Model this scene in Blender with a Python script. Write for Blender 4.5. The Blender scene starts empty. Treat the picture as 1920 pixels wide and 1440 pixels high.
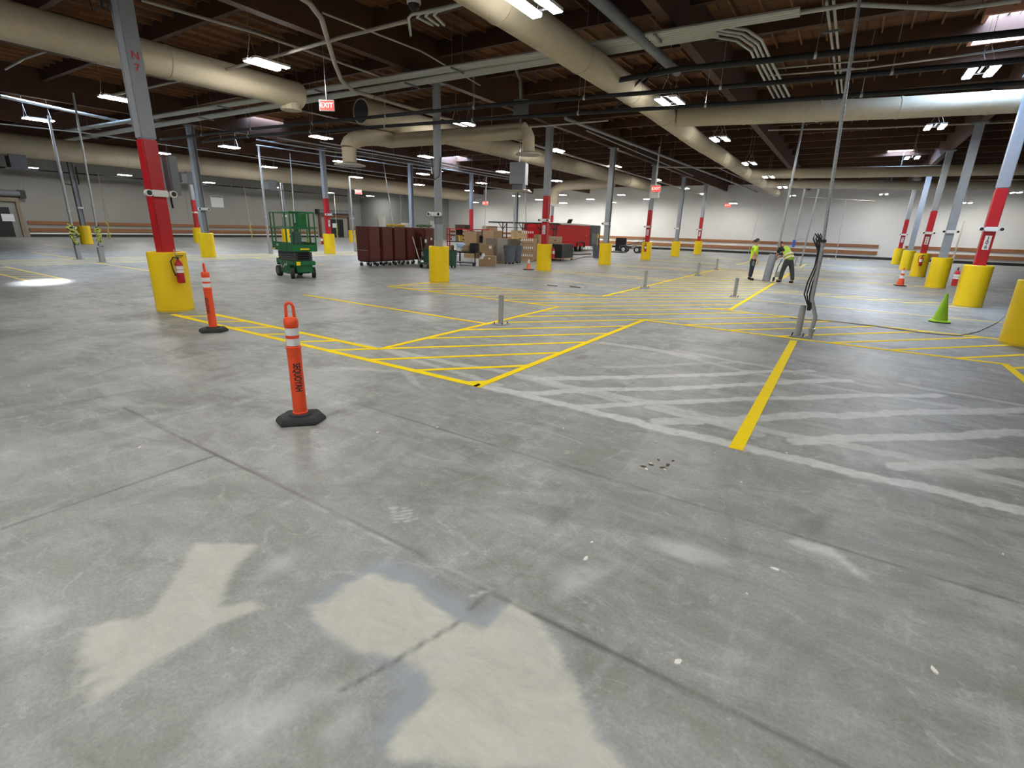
import bpy, bmesh, math, random
import numpy as np
from mathutils import Vector, Matrix, noise
random.seed(7)
PI = math.pi
scn = bpy.context.scene
COL = scn.collection

# ------------------------------------------------------------------ camera
F, PITCH, ROLL, YAW, EYE = 930.9, 0.303815, 0.02888, -0.56861, 1.8
fw = Vector((math.sin(YAW)*math.cos(PITCH), math.cos(YAW)*math.cos(PITCH), -math.sin(PITCH)))
r0 = Vector((math.cos(YAW), -math.sin(YAW), 0)); u0 = r0.cross(fw)
rt = math.cos(ROLL)*r0 + math.sin(ROLL)*u0
up = -math.sin(ROLL)*r0 + math.cos(ROLL)*u0
EYEV = Vector((0, 0, EYE))
cam = bpy.data.cameras.new('camera'); camo = bpy.data.objects.new('camera', cam); COL.objects.link(camo)
cam.sensor_width = 36; cam.lens = F/1920*36; cam.clip_start = 0.05; cam.clip_end = 300
camo.matrix_world = Matrix(((rt.x, up.x, -fw.x, 0), (rt.y, up.y, -fw.y, 0), (rt.z, up.z, -fw.z, EYE), (0, 0, 0, 1)))
scn.camera = camo

def at(px, py, z=0.0):
    d = fw + rt*((px-960)/F) - up*((py-720)/F)
    return EYEV + d*((z-EYE)/d.z)
def atr(px, py, B):
    # point on the ray through (px, py) standing at the same distance from the viewer as B
    d = fw + rt*((px-960)/F) - up*((py-720)/F)
    return EYEV + d*((Vector((B[0], B[1], 0))-EYEV).to_2d().length/d.to_2d().length)
def px_of(P):
    d = Vector(P)-EYEV; w = d.dot(fw)
    return 960+F*d.dot(rt)/w, 720-F*d.dot(up)/w
def zfor(P, py):
    lo, hi = 0.0, 9.0
    for _ in range(40):
        m = (lo+hi)/2
        if px_of((P[0], P[1], m))[1] > py: lo = m
        else: hi = m
    return lo
def away(P, r):
    d = Vector((P[0], P[1], 0)).normalized()
    return Vector((P[0], P[1], 0)) + d*r

# --------------------------------------------------------------- materials
def mat(name, col, rough=.6, metal=0., var=.12, scale=6., bump=0., spec=.5, emit=None, estr=0.):
    m = bpy.data.materials.new(name); m.use_nodes = True
    nt = m.node_tree; b = nt.nodes['Principled BSDF']
    b.inputs['Roughness'].default_value = rough; b.inputs['Metallic'].default_value = metal
    b.inputs['Specular IOR Level'].default_value = spec
    tc = nt.nodes.new('ShaderNodeTexCoord'); nz = nt.nodes.new('ShaderNodeTexNoise')
    nz.inputs['Scale'].default_value = scale; nz.inputs['Detail'].default_value = 5
    nt.links.new(tc.outputs['Object'], nz.inputs['Vector'])
    mx = nt.nodes.new('ShaderNodeMix'); mx.data_type = 'RGBA'
    mx.inputs[6].default_value = (*[c*(1-var) for c in col], 1)
    mx.inputs[7].default_value = (*[min(1, c*(1+var)) for c in col], 1)
    nt.links.new(nz.outputs['Fac'], mx.inputs[0]); nt.links.new(mx.outputs[2], b.inputs['Base Color'])
    if bump:
        bp = nt.nodes.new('ShaderNodeBump'); bp.inputs['Strength'].default_value = bump; bp.inputs['Distance'].default_value = .02
        nt.links.new(nz.outputs['Fac'], bp.inputs['Height']); nt.links.new(bp.outputs['Normal'], b.inputs['Normal'])
    if emit:
        b.inputs['Emission Color'].default_value = (*emit, 1); b.inputs['Emission Strength'].default_value = estr
    return m
M = {}
def mk(k, *a, **kw): M[k] = mat(k.replace('_', ' '), *a, **kw)
mk('grey_paint', (.30, .32, .35), .45)
mk('dark_grey_paint', (.16, .17, .19), .5)
mk('red_paint', (.48, .012, .02), .4, var=.2)
mk('yellow_plastic', (.92, .64, .004), .38, var=.08, scale=2)
mk('yellow_line', (.98, .70, .001), .75, var=.08, scale=9, spec=.15)
mk('worn_line', (.92, .70, .14), .5, var=.15, scale=9)
mk('galv', (.42, .44, .46), .38, .55, var=.2, scale=14)
mk('steel', (.5, .5, .5), .35, .8)
mk('white_plastic', (.8, .8, .78), .4, var=.04)
mk('black_plastic', (.012, .012, .014), .45)
mk('black_rubber', (.022, .023, .025), .75, var=.3, scale=30, bump=.3)
mk('black_pipe', (.008, .009, .011), .6)
mk('orange_plastic', (.86, .085, .02), .42, var=.1)
mk('faded_orange', (.85, .20, .10), .5, var=.15)
mk('reflective_white', (.78, .79, .8), .5, var=.12, scale=40)
mk('lime_plastic', (.33, .62, .01), .45)
mk('lift_green', (.006, .13, .035), .4, var=.2)
mk('scissor_grey', (.10, .105, .11), .5)
mk('brown_steel', (.11, .022, .014), .5, var=.18, scale=4)
mk('dark_brown', (.05, .018, .012), .55)
mk('cardboard', (.36, .24, .135), .8, var=.14, scale=3)
mk('cardboard_light', (.52, .37, .20), .8, var=.1)
mk('cardboard_grey', (.24, .215, .18), .7, var=.15)
mk('wood_pallet', (.42, .30, .17), .8)
mk('trailer_red', (.50, .006, .008), .6, var=.1, spec=.25)
mk('trailer_black', (.02, .02, .022), .5)
mk('trash_grey', (.10, .115, .135), .6)
mk('bin_green', (.02, .07, .05), .6)
mk('rail_brown', (.26, .105, .04), .6, var=.25, scale=1.2)
mk('duct_skin', (.50, .43, .31), .75, var=.12, scale=5, bump=.5)
mk('foil', (.6, .6, .6), .4, .6)
mk('wood_beam', (.065, .026, .011), .75, var=.35, scale=2)
mk('wood_purlin', (.19, .085, .028), .75, var=.35, scale=3)
mk('conduit', (.50, .50, .46), .4, .25)
mk('tan_conduit', (.42, .39, .33), .5, .1)
mk('hi_vis', (.55, .85, .02), .6, var=.08)
mk('vest_green', (.42, .62, .05), .6)
mk('vest_tape', (.75, .6, .5), .5)
mk('navy_cloth', (.02, .035, .05), .8)
mk('grey_cloth', (.045, .05, .05), .8)
mk('black_cloth', (.012, .012, .014), .8)
mk('skin', (.50, .25, .16), .6)
mk('hair', (.02, .012, .008), .6)
mk('cap_red', (.18, .04, .03), .7)
mk('blue_cloth', (.03, .10, .55), .7)
mk('blue_lid', (.45, .6, .9), .5)
mk('paper', (.78, .8, .84), .7, var=.03)
mk('debris', (.8, .78, .74), .8)
mk('leaf_brown', (.14, .09, .05), .8)
mk('yellow_rope', (.72, .50, .06), .8)
mk('green_hose', (.12, .22, .1), .8)
mk('yellow_tape', (.65, .7, .08), .6)
mk('door_black', (.01, .01, .012), .5)
mk('dock_frame', (.25, .20, .14), .7)
mk('dock_brown', (.12, .05, .025), .6)
mk('ink', (.02, .02, .025), .6)
mk('lens_dark', (.03, .03, .035), .3)
mk('red_letter', (.7, .02, .03), .5)
M['lamp'] = mat('lamp lens', (.9, .9, .9), .5, emit=(1.0, .99, .95), estr=165)
M['exit_glow'] = mat('exit sign glow', (.5, .02, .02), .5, emit=(1, .05, .04), estr=1.6)
M['exit_letter'] = mat('exit sign letters', (.9, .3, .3), .5, emit=(1, .35, .3), estr=3.0)
M['sky_panel'] = mat('daylit skylight', (.9, .9, .9), .5, emit=(.42, .64, 1.0), estr=62)
M['sky_side'] = mat('skylight shaft', (.62, .30, .18), .8)

def concrete():
    m = bpy.data.materials.new('worn concrete'); m.use_nodes = True
    nt = m.node_tree; N = nt.nodes; L = nt.links; b = N['Principled BSDF']
    geo = N.new('ShaderNodeNewGeometry')
    def noise_(scale, detail=6, rough=.6, rot=0, sx=1, sy=1, dist=0.):
        mp = N.new('ShaderNodeMapping'); mp.inputs['Rotation'].default_value[2] = rot
        mp.inputs['Scale'].default_value = (sx, sy, 1)
        n = N.new('ShaderNodeTexNoise'); n.inputs['Scale'].default_value = scale; n.inputs['Detail'].default_value = detail
        n.inputs['Roughness'].default_value = rough; n.inputs['Distortion'].default_value = dist
        L.new(geo.outputs['Position'], mp.inputs[0]); L.new(mp.outputs[0], n.inputs['Vector'])
        return n.outputs['Fac']
    def ramp(src, stops):
        r = N.new('ShaderNodeValToRGB'); e = r.color_ramp.elements
        while len(e) < len(stops): e.new(.5)
        for i, (p_, c) in enumerate(stops): e[i].position = p_; e[i].color = (c, c, c, 1)
        L.new(src, r.inputs[0]); return r.outputs[0]
    def mixc(fac, a, bb, blend='MIX'):
        x = N.new('ShaderNodeMix'); x.data_type = 'RGBA'; x.blend_type = blend
        for i, v in ((0, fac), (6, a), (7, bb)):
            if isinstance(v, (int, float)): x.inputs[i].default_value = v
            elif isinstance(v, tuple): x.inputs[i].default_value = (*v, 1)
            else: L.new(v, x.inputs[i])
        return x.outputs[2]
    big = ramp(noise_(.5, 5, .55, dist=.6), [(.36, 0), (.64, 1)])
    col = mixc(big, (.175, .176, .163), (.29, .291, .276))
    st = ramp(noise_(1.5, 7, .7, .9, 1, 2.6, .8), [(.42, 0), (.7, 1)])
    col = mixc(mixc(1.0, st, (.72, .72, .72), 'MULTIPLY'), col, (.40, .405, .40))
    st2 = ramp(noise_(2.2, 7, .65, -.5, 2.2, .8, .6), [(.52, 0), (.72, 1)])
    col = mixc(mixc(1.0, st2, (.5, .5, .5), 'MULTIPLY'), col, (.44, .45, .45))
    dk = ramp(noise_(.9, 5, .6, .3, 1.6, 1, .9), [(.55, 0), (.72, 1)])
    col = mixc(mixc(1.0, dk, (.62, .62, .62), 'MULTIPLY'), col, (.14, .137, .122))
    bl = ramp(noise_(3.4, 9, .78, .4, 1, 1.5, 1.4), [(.55, 0), (.70, 1)])
    col = mixc(mixc(1.0, bl, (.6, .6, .6), 'MULTIPLY'), col, (.50, .51, .505))
    fine = ramp(noise_(55, 4, .7), [(.25, .80), (.75, 1.18)])
    col = mixc(1.0, col, fine, 'MULTIPLY')
    def attr(n):
        a = N.new('ShaderNodeAttribute'); a.attribute_name = n; return a.outputs['Fac']
    tex = ramp(noise_(9, 6, .7), [(.2, .35), (.6, 1)])
    col = mixc(mixc(1.0, attr('ghost'), tex, 'MULTIPLY'), col, (.62, .63, .62))
    pt = ramp(noise_(2.6, 9, .8, .5, 1, 1.8, .7), [(.25, .45), (.62, 1.0)])
    col = mixc(attr('blue'), col, (.30, .34, .38))
    col = mixc(mixc(1.0, attr('patch'), pt, 'MULTIPLY'), col, (.60, .595, .53))
    col = mixc(attr('dark'), col, (.06, .055, .05))
    L.new(col, b.inputs['Base Color'])
    rr = ramp(noise_(1.1, 5, .6), [(.3, .38), (.7, .56)])
    L.new(rr, b.inputs['Roughness']); b.inputs['Specular IOR Level'].default_value = .45
    bp = N.new('ShaderNodeBump'); bp.inputs['Strength'].default_value = .15; bp.inputs['Distance'].default_value = .01
    L.new(noise_(18, 6, .7), bp.inputs['Height']); L.new(bp.outputs['Normal'], b.inputs['Normal'])
    return m
M['concrete'] = concrete()

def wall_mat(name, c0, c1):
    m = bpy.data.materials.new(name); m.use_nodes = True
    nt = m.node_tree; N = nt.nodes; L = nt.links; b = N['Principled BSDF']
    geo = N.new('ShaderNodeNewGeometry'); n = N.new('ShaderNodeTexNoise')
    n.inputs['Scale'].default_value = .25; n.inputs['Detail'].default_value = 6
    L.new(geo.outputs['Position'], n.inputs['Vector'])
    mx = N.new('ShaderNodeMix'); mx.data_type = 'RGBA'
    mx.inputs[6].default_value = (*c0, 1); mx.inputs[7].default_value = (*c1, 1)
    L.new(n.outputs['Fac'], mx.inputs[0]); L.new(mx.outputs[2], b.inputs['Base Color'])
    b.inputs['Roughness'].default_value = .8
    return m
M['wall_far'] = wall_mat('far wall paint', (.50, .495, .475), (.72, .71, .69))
M['wall_side_shaded'] = wall_mat('shaded side wall paint', (.25, .245, .225), (.33, .32, .30))  # darker than the far wall: weaker light on this side put into the colour
M['wall_dark'] = wall_mat('grey wall paint', (.22, .225, .215), (.28, .285, .27))

def deck_mat():
    m = bpy.data.materials.new('plywood roof deck'); m.use_nodes = True
    nt = m.node_tree; N = nt.nodes; L = nt.links; b = N['Principled BSDF']
    geo = N.new('ShaderNodeNewGeometry'); br = N.new('ShaderNodeTexBrick')
    br.inputs['Scale'].default_value = .41; br.inputs['Color1'].default_value = (.19, .08, .025, 1)
    br.inputs['Color2'].default_value = (.055, .02, .007, 1); br.inputs['Mortar'].default_value = (.05, .02, .01, 1)
    br.inputs['Mortar Size'].default_value = .01
    L.new(geo.outputs['Position'], br.inputs['Vector']); L.new(br.outputs['Color'], b.inputs['Base Color'])
    b.inputs['Roughness'].default_value = .8
    return m
M['deck'] = deck_mat()

# ----------------------------------------------------------------- helpers
class MB:
    def __init__(s): s.v = []; s.f = []
    def add(s, vs, fs):
        o = len(s.v); s.v += [tuple(v) for v in vs]; s.f += [tuple(i+o for i in f) for f in fs]; return s
    def box(s, c, d, rot=0., R=None):
        x, y, z = [q/2 for q in d]
        vs = [Vector((sx*x, sy*y, sz*z)) for sz in (-1, 1) for sy in (-1, 1) for sx in (-1, 1)]
        if R is None: R = Matrix.Rotation(rot, 3, 'Z')
        vs = [R @ v + Vector(c) for v in vs]
        return s.add(vs, [(0, 2, 3, 1), (4, 5, 7, 6), (0, 1, 5, 4), (1, 3, 7, 5), (3, 2, 6, 7), (2, 0, 4, 6)])
    def bbox(s, a, b): return s.box([(a[i]+b[i])/2 for i in range(3)], [abs(b[i]-a[i]) for i in range(3)])
    def cyl(s, a, b, r, r2=None, n=16, caps=True, ph=0.):
        a, b = Vector(a), Vector(b); r2 = r if r2 is None else r2
        d = (b-a).normalized(); x = d.orthogonal().normalized(); y = d.cross(x)
        if abs(d.z) > .999: x = Vector((1, 0, 0)); y = d.cross(x)
        vs = []
        for P, q in ((a, r), (b, r2)):
            for i in range(n):
                t = 2*PI*i/n+ph; vs.append(P+(x*math.cos(t)+y*math.sin(t))*q)
        fs = [(i, (i+1) % n, n+(i+1) % n, n+i) for i in range(n)]
        if caps: fs += [tuple(range(n-1, -1, -1)), tuple(range(n, 2*n))]
        return s.add(vs, fs)
    def tube(s, pts, r, n=8, caps=True):
        pts = [Vector(p) for p in pts]; k = len(pts); vs = []
        rs = r if isinstance(r, (list, tuple)) else [r]*k
        ref = None
        for i, P in enumerate(pts):
            d = (pts[min(i+1, k-1)]-pts[max(i-1, 0)]).normalized()
            if ref is None: ref = d.orthogonal().normalized()
            ref = (ref - d*ref.dot(d)).normalized(); y = d.cross(ref)
            for j in range(n):
                t = 2*PI*j/n; vs.append(P+(ref*math.cos(t)+y*math.sin(t))*rs[i])
        fs = [(i*n+j, i*n+(j+1) % n, (i+1)*n+(j+1) % n, (i+1)*n+j) for i in range(k-1) for j in range(n)]
        if caps: fs += [tuple(range(n-1, -1, -1)), tuple(range((k-1)*n, k*n))]
        return s.add(vs, fs)
    def lathe(s, prof, n=24, c=(0, 0, 0)):
        vs = []; k = len(prof)
        for r, z in prof:
            for j in range(n):
                t = 2*PI*j/n; vs.append((c[0]+r*math.cos(t), c[1]+r*math.sin(t), c[2]+z))
        fs = [(i*n+j, i*n+(j+1) % n, (i+1)*n+(j+1) % n, (i+1)*n+j) for i in range(k-1) for j in range(n)]
        if prof[0][0] > 1e-5: fs.append(tuple(range(n-1, -1, -1)))
        if prof[-1][0] > 1e-5: fs.append(tuple(range((k-1)*n, k*n)))
        return s.add(vs, fs)
    def prism(s, poly, z0, z1):
        n = len(poly); vs = [(x, y, z0) for x, y in poly]+[(x, y, z1) for x, y in poly]
        return s.add(vs, [tuple(range(n-1, -1, -1)), tuple(range(n, 2*n))]+[(i, (i+1) % n, n+(i+1) % n, n+i) for i in range(n)])
    def move(s, T):
        s.v = [tuple(T @ Vector(v)) for v in s.v]; return s
    def build(s, name, m, parent=None, smooth=False, bevel=0., loc=None):
        me = bpy.data.meshes.new(name); me.from_pydata(s.v, [], s.f); me.update()
        bm = bmesh.new(); bm.from_mesh(me); bmesh.ops.recalc_face_normals(bm, faces=bm.faces)
        if bevel: bmesh.ops.bevel(bm, geom=[e for e in bm.edges if len(e.link_faces) == 2 and e.calc_face_angle(0) > .6], offset=bevel, segments=2, affect='EDGES', clamp_overlap=True)
        bm.to_mesh(me); bm.free()
        if smooth:
            me.polygons.foreach_set('use_smooth', [True]*len(me.polygons))
            try: me.set_sharp_from_angle(angle=math.radians(40))
            except Exception: pass
        me.materials.append(M[m] if isinstance(m, str) else m)
        o = bpy.data.objects.new(name, me); COL.objects.link(o)
        if parent: o.parent = parent
        if loc is not None: o.location = loc
        return o
def tag(o, label=None, cat=None, group=None, kind=None):
    for k, v in (('label', label), ('category', cat), ('group', group), ('kind', kind)):
        if v: o[k] = v
    return o
def empty(name, label, cat, loc=(0, 0, 0), rz=0., group=None):
    o = bpy.data.objects.new(name, None); COL.objects.link(o); o.location = loc; o.rotation_euler = (0, 0, rz)
    o.empty_display_size = .1
    return tag(o, label, cat, group)
def copy_tree(o, parent=None):
    c = o.copy(); COL.objects.link(c)
    if parent: c.parent = parent
    for ch in o.children: copy_tree(ch, c)
    return c
def text_mesh(s, size, extrude=.001, align='CENTER', spacing=1.0):
    cu = bpy.data.curves.new('lettering', 'FONT'); cu.body = s; cu.size = size; cu.extrude = extrude
    cu.align_x = align; cu.align_y = 'CENTER'; cu.space_character = spacing; cu.offset = size*(.028 if len(s) == 8 else .012)
    o = bpy.data.objects.new('lettering', cu); COL.objects.link(o)
    dg = bpy.context.evaluated_depsgraph_get(); me = bpy.data.meshes.new_from_object(o.evaluated_get(dg))
    bpy.data.objects.remove(o); bpy.data.curves.remove(cu)
    return me
def text_obj(s, size, m, parent, T, extrude=.001, name='lettering', spacing=1.0, sx=1.0):
    me = text_mesh(s, size, extrude, spacing=spacing); me.transform(Matrix.Diagonal((sx, 1, 1, 1))); me.transform(T); me.materials.clear(); me.materials.append(M[m])
    o = bpy.data.objects.new(name, me); COL.objects.link(o); o.parent = parent
    return o
def frame(origin, xdir, ydir):
    x = Vector(xdir).normalized(); y = Vector(ydir); y = (y-x*y.dot(x)).normalized(); z = x.cross(y)
    return Matrix(((x.x, y.x, z.x, origin[0]), (x.y, y.y, z.y, origin[1]), (x.z, y.z, z.z, origin[2]), (0, 0, 0, 1)))
ORD = ['nearest', 'second nearest', 'third nearest', 'fourth nearest', 'fifth nearest', 'sixth nearest', 'seventh nearest', 'eighth nearest', 'ninth nearest', 'tenth nearest', 'eleventh nearest', 'twelfth nearest']

XL, XR, YB, YF, ZC = -57.3, 19.0, -12.0, 57.0, 7.0

# -------------------------------------------------------------------- floor
def build_floor():
    # fine painted area near the camera carries the shapes of stains, old stripes, joints
    x0, x1, y0, y1, st = -7.0, 5.0, -0.6, 9.4, .025
    nx, ny = int(round((x1-x0)/st))+1, int(round((y1-y0)/st))+1
    xs = np.linspace(x0, x1, nx); ys = np.linspace(y0, y1, ny)
    X, Y = np.meshgrid(xs, ys)
    rng = np.random.RandomState(3)
    def wob(s, amp, seed):
        r = np.random.RandomState(seed); out = np.zeros_like(X)
        for k in range(1, 9):
            for _ in range(3):
                a = r.uniform(0, 2*PI); f = s*1.75**k; out += np.sin(f*(X*np.cos(a)+Y*np.sin(a))+r.uniform(0, 6.28))/1.32**k
        return out*amp
    W1, W2 = wob(.9, .022, 1), wob(.9, .022, 2)
    Xw, Yw = X+W1, Y+W2
    def polymask(pxs, soft=.03):
        P = [at(a, b) for a, b in pxs]; n = len(P); inside = np.zeros_like(X, bool); dist = np.full_like(X, 9.)
        for i in range(n):
            a, b = P[i], P[(i+1) % n]
            if abs(b.y-a.y) > 1e-9:
                c = ((a.y > Yw) != (b.y > Yw)) & (Xw < (b.x-a.x)*(Yw-a.y)/(b.y-a.y)+a.x); inside ^= c
            dx, dy = b.x-a.x, b.y-a.y; t = np.clip(((Xw-a.x)*dx+(Yw-a.y)*dy)/(dx*dx+dy*dy+1e-9), 0, 1)
            dist = np.minimum(dist, np.hypot(Xw-a.x-t*dx, Yw-a.y-t*dy))
        sd = np.where(inside, dist, -dist)
        return np.clip(sd/soft+.5, 0, 1)
    def linemask(pxs, w, soft=.02, wobble=1.0, world=False):
        out = np.zeros_like(X); P = [Vector((a, b, 0)) if world else at(a, b) for a, b in pxs]
        XX, YY = X+W1*wobble, Y+W2*wobble
        for a, b in zip(P[:-1], P[1:]):
            dx, dy = b.x-a.x, b.y-a.y; t = np.clip(((XX-a.x)*dx+(YY-a.y)*dy)/(dx*dx+dy*dy+1e-9), 0, 1)
            d = np.hypot(XX-a.x-t*dx, YY-a.y-t*dy); out = np.maximum(out, np.clip((w/2-d)/soft+.5, 0, 1))
        return out
    patch = polymask([(350, 1022), (468, 1024), (455, 1040), (425, 1070), (408, 1092), (392, 1150), (440, 1145), (470, 1158), (430, 1172), (390, 1190), (350, 1215), (290, 1245), (220, 1290), (150, 1335), (160, 1300), (190, 1280), (135, 1297), (165, 1255), (150, 1200), (145, 1170), (180, 1163), (240, 1160), (265, 1130), (300, 1085), (320, 1050)])
    blue = polymask([(560, 1140), (620, 1100), (660, 1085), (700, 1050), (760, 1060), (830, 1110), (900, 1150), (950, 1140), (1010, 1150), (1060, 1200), (1110, 1290), (1170, 1380), (1225, 1440), (1180, 1460), (730, 1460), (700, 1420), (720, 1370), (745, 1310), (730, 1260), (640, 1235), (570, 1190)], .10)
    patch2 = polymask([(562, 1145), (600, 1140), (640, 1100), (700, 1076), (760, 1100), (800, 1130), (830, 1155), (870, 1170), (915, 1180), (945, 1160), (980, 1137), (1020, 1148), (1040, 1170), (1075, 1230), (1110, 1300), (1150, 1370), (1215, 1440), (1180, 1460), (740, 1460), (738, 1420), (780, 1370), (822, 1320), (790, 1270), (740, 1240), (660, 1235), (620, 1215), (580, 1180)])
    smear = polymask([(380, 1380), (470, 1330), (610, 1310), (640, 1320), (560, 1360), (500, 1400), (480, 1440), (400, 1440)], .12)*.45
    smear = np.maximum(smear, polymask([(590, 1410), (640, 1365), (690, 1352), (650, 1400), (610, 1435)], .1)*.45)
    smear = np.maximum(smear, polymask([(480, 1060), (530, 1030), (555, 1045), (520, 1075), (470, 1095)], .12)*.4)
    smear = np.maximum(smear, polymask([(0, 1160), (60, 1120), (110, 1140), (60, 1180), (0, 1200)], .12)*.4)
    smear = np.maximum(smear, polymask([(1060, 1080), (1110, 1060), (1175, 1060), (1130, 1100), (1070, 1120)], .1)*.45)
    smear = np.maximum(smear, polymask([(1220, 1010), (1300, 1025), (1370, 1060), (1310, 1060), (1240, 1035)], .08)*.6)
    smear = np.maximum(smear, polymask([(1500, 1013), (1560, 1030), (1630, 1075), (1645, 1090), (1570, 1050), (1480, 1020)], .05)*.8)
    smear = np.maximum(smear, polymask([(1610, 860), (1720, 850), (1850, 880), (1900, 920), (1750, 900)], .2)*.35)
    ghost = smear
    G = lambda pts, w, k=1.0, **kw: np.maximum(ghost, linemask(pts, w, **kw)*k)
    S = lambda a, b: (900+a*.53125, 600+b*.53125)
    ghost = G([(-3.3, 4.58), (5, 4.52)], .15, .85, world=True)
    ghost = G([(-6.2, 5.12), (-3.3, 5.2), (5, 5.05)], .14, .6, world=True)
    ghost = G([(-2.6, 7.9), (-.4, 7.2), (5, 7.3)], .12, .4, world=True)
    for a, b, w, k in (((190, 210), (1150, 178), .13, .75), ((130, 255), (1300, 213), .14, .8), ((330, 300), (1600, 263), .14, .75), ((640, 362), (1920, 315), .16, .7), ((1130, 432), (1920, 395), .17, .75), ((1480, 525), (1920, 500), .17, .8), ((430, 165), (900, 150), .1, .35), ((120, 200), (480, 285), .1, .5), ((600, 310), (1000, 400), .12, .65), ((440, 80), (760, 130), .18, .5), ((700, 110), (1400, 235), .13, .4), ((1500, 230), (1920, 300), .13, .4)):
        ghost = np.maximum(ghost, linemask([S(*a), S(*b)], w)*k)
    ghost = np.maximum(ghost, linemask([(720, 655), (760, 670), (930, 720)], .12)*.5)
    ghost = np.maximum(ghost, linemask([(640, 692), (760, 700), (800, 730)], .1)*.35)
    # chalk scrawl on the slab
    for pts in ([(726, 953), (748, 951)], [(738, 953), (742, 978)], [(760, 952), (752, 972), (764, 970)], [(770, 955), (764, 978), (778, 972)]):
        ghost = np.maximum(ghost, linemask(pts, .018, .012, 0)*.7)
    # tyre track, faint darker band with a pale edge
    tr = [(0, 948), (200, 932), (400, 918), (560, 917), (720, 920), (900, 935), (1080, 965), (1300, 1010), (1500, 1065), (1700, 1120), (1920, 1190)]
    dark = linemask(tr, .16, .05, .3)*.16
    dark = np.maximum(dark, linemask([(a, b+16) for a, b in tr], .03, .02, .3)*.12)
    # saw-cut joints and cracks
    for pts, w, k in (([(-5.7, 1.79), (2.5, 1.73)], .015, .9), ([(-4.3, 3.24), (5, 3.3)], .012, .85), ([(-6.9, 4.9), (-4.3, 3.3)], .0, 0)):
        if k: dark = np.maximum(dark, linemask(pts, w, .02, .12, world=True)*k)
    for pts, w, k in (([(0, 992), (150, 940), (400, 855)], .014, .9), ([(640, 1300), (740, 1240), (860, 1168)], .015, .8), ([(880, 1145), (920, 1108), (925, 1100)], .01, .6), ([(890, 1130), (935, 1105), (1000, 1060)], .01, .4), ([(460, 870), (500, 895), (560, 925)], .03, .35), ([(545, 620+80), (700, 755)], .01, .4), ([(440, 880), (490, 878)], .04, .3), ([(590, 890), (640, 870)], .015, .3), ([(1130, 745), (1190, 715), (1220, 700)], .012, .5)):
        dark = np.maximum(dark, linemask(pts, w, .02, .15)*k)
    ghost = np.maximum(ghost, linemask([(560, 930), (600, 950), (660, 985), (700, 1005), (800, 1050), (880, 1085), (925, 1108), (880, 1120)], .012, .012, .3)*.7)
    inner = dict(ghost=ghost, blue=blue*.75*(1-patch2), patch=np.maximum(patch*.75, patch2*.82), dark=dark)
    vx = np.concatenate([[XL-1, -30, -15], xs, [9, XR+1]]); vy = np.concatenate([[YB-1, -5], ys, [14, 20, 30, 45, YF+1]])
    GX, GY = np.meshgrid(vx, vy); co = np.stack([GX, GY, np.zeros_like(GX)], -1).reshape(-1, 3)
    w, h = len(vx), len(vy); idx = np.arange(w*h).reshape(h, w)
    q = np.stack([idx[:-1, :-1], idx[:-1, 1:], idx[1:, 1:], idx[1:, :-1]], -1).reshape(-1, 4)
    me = bpy.data.meshes.new('floor'); me.vertices.add(len(co)); me.vertices.foreach_set('co', co.astype(np.float32).ravel())
    me.loops.add(q.size); me.loops.foreach_set('vertex_index', q.astype(np.int32).ravel())
    me.polygons.add(len(q)); me.polygons.foreach_set('loop_start', np.arange(0, q.size, 4, dtype=np.int32))
    me.update(calc_edges=True)
    for k, A in inner.items():
        full = np.zeros((h, w), np.float32); full[2:2+ny, 3:3+nx] = A
        fade = np.ones_like(full)
        at_ = me.attributes.new(k, 'FLOAT', 'POINT'); at_.data.foreach_set('value', (full*fade).ravel())
    me.materials.append(M['concrete'])
    o = bpy.data.objects.new('floor', me); COL.objects.link(o); o['kind'] = 'structure'
build_floor()

# -------------------------------------------------------------------- shell
def struct(mb, name, m, parent=None, **k):
    o = mb.build(name, m, parent, **k)
    if not parent: o['kind'] = 'structure'
    return o
struct(MB().bbox((XL-.3, YB, 0), (XL, YF, ZC)), 'wall_left', 'wall_side_shaded')
struct(MB().bbox((XL, YF, 0), (XR, YF+.3, ZC)), 'wall_back', 'wall_far')
struct(MB().bbox((XR, YB, 0), (XR+.3, YF, ZC)), 'wall_right', 'wall_far')
struct(MB().bbox((XL, YB-.3, 0), (XR, YB, ZC)), 'wall_front', 'wall_far')
struct(MB().bbox((XL, 49.5, 0), (-47.8, YF, ZC)), 'wall_corner', 'wall_dark')
def wall_left_at(px, py):
    d = fw+rt*((px-960)/F)-up*((py-720)/F); return EYEV+d*(XL/d.x)
DY0, DY1 = wall_left_at(-38, 440).y, wall_left_at(42, 440).y
DY2, DY3 = wall_left_at(602, 440).y, wall_left_at(652, 440).y
# wall panel joints
jb = MB()
for y in range(-8, 50, 7): jb.bbox((XL, y-.03, .9), (XL+.012, y+.03, ZC-.4))
struct(jb, 'trim_1', 'wall_dark')
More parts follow.
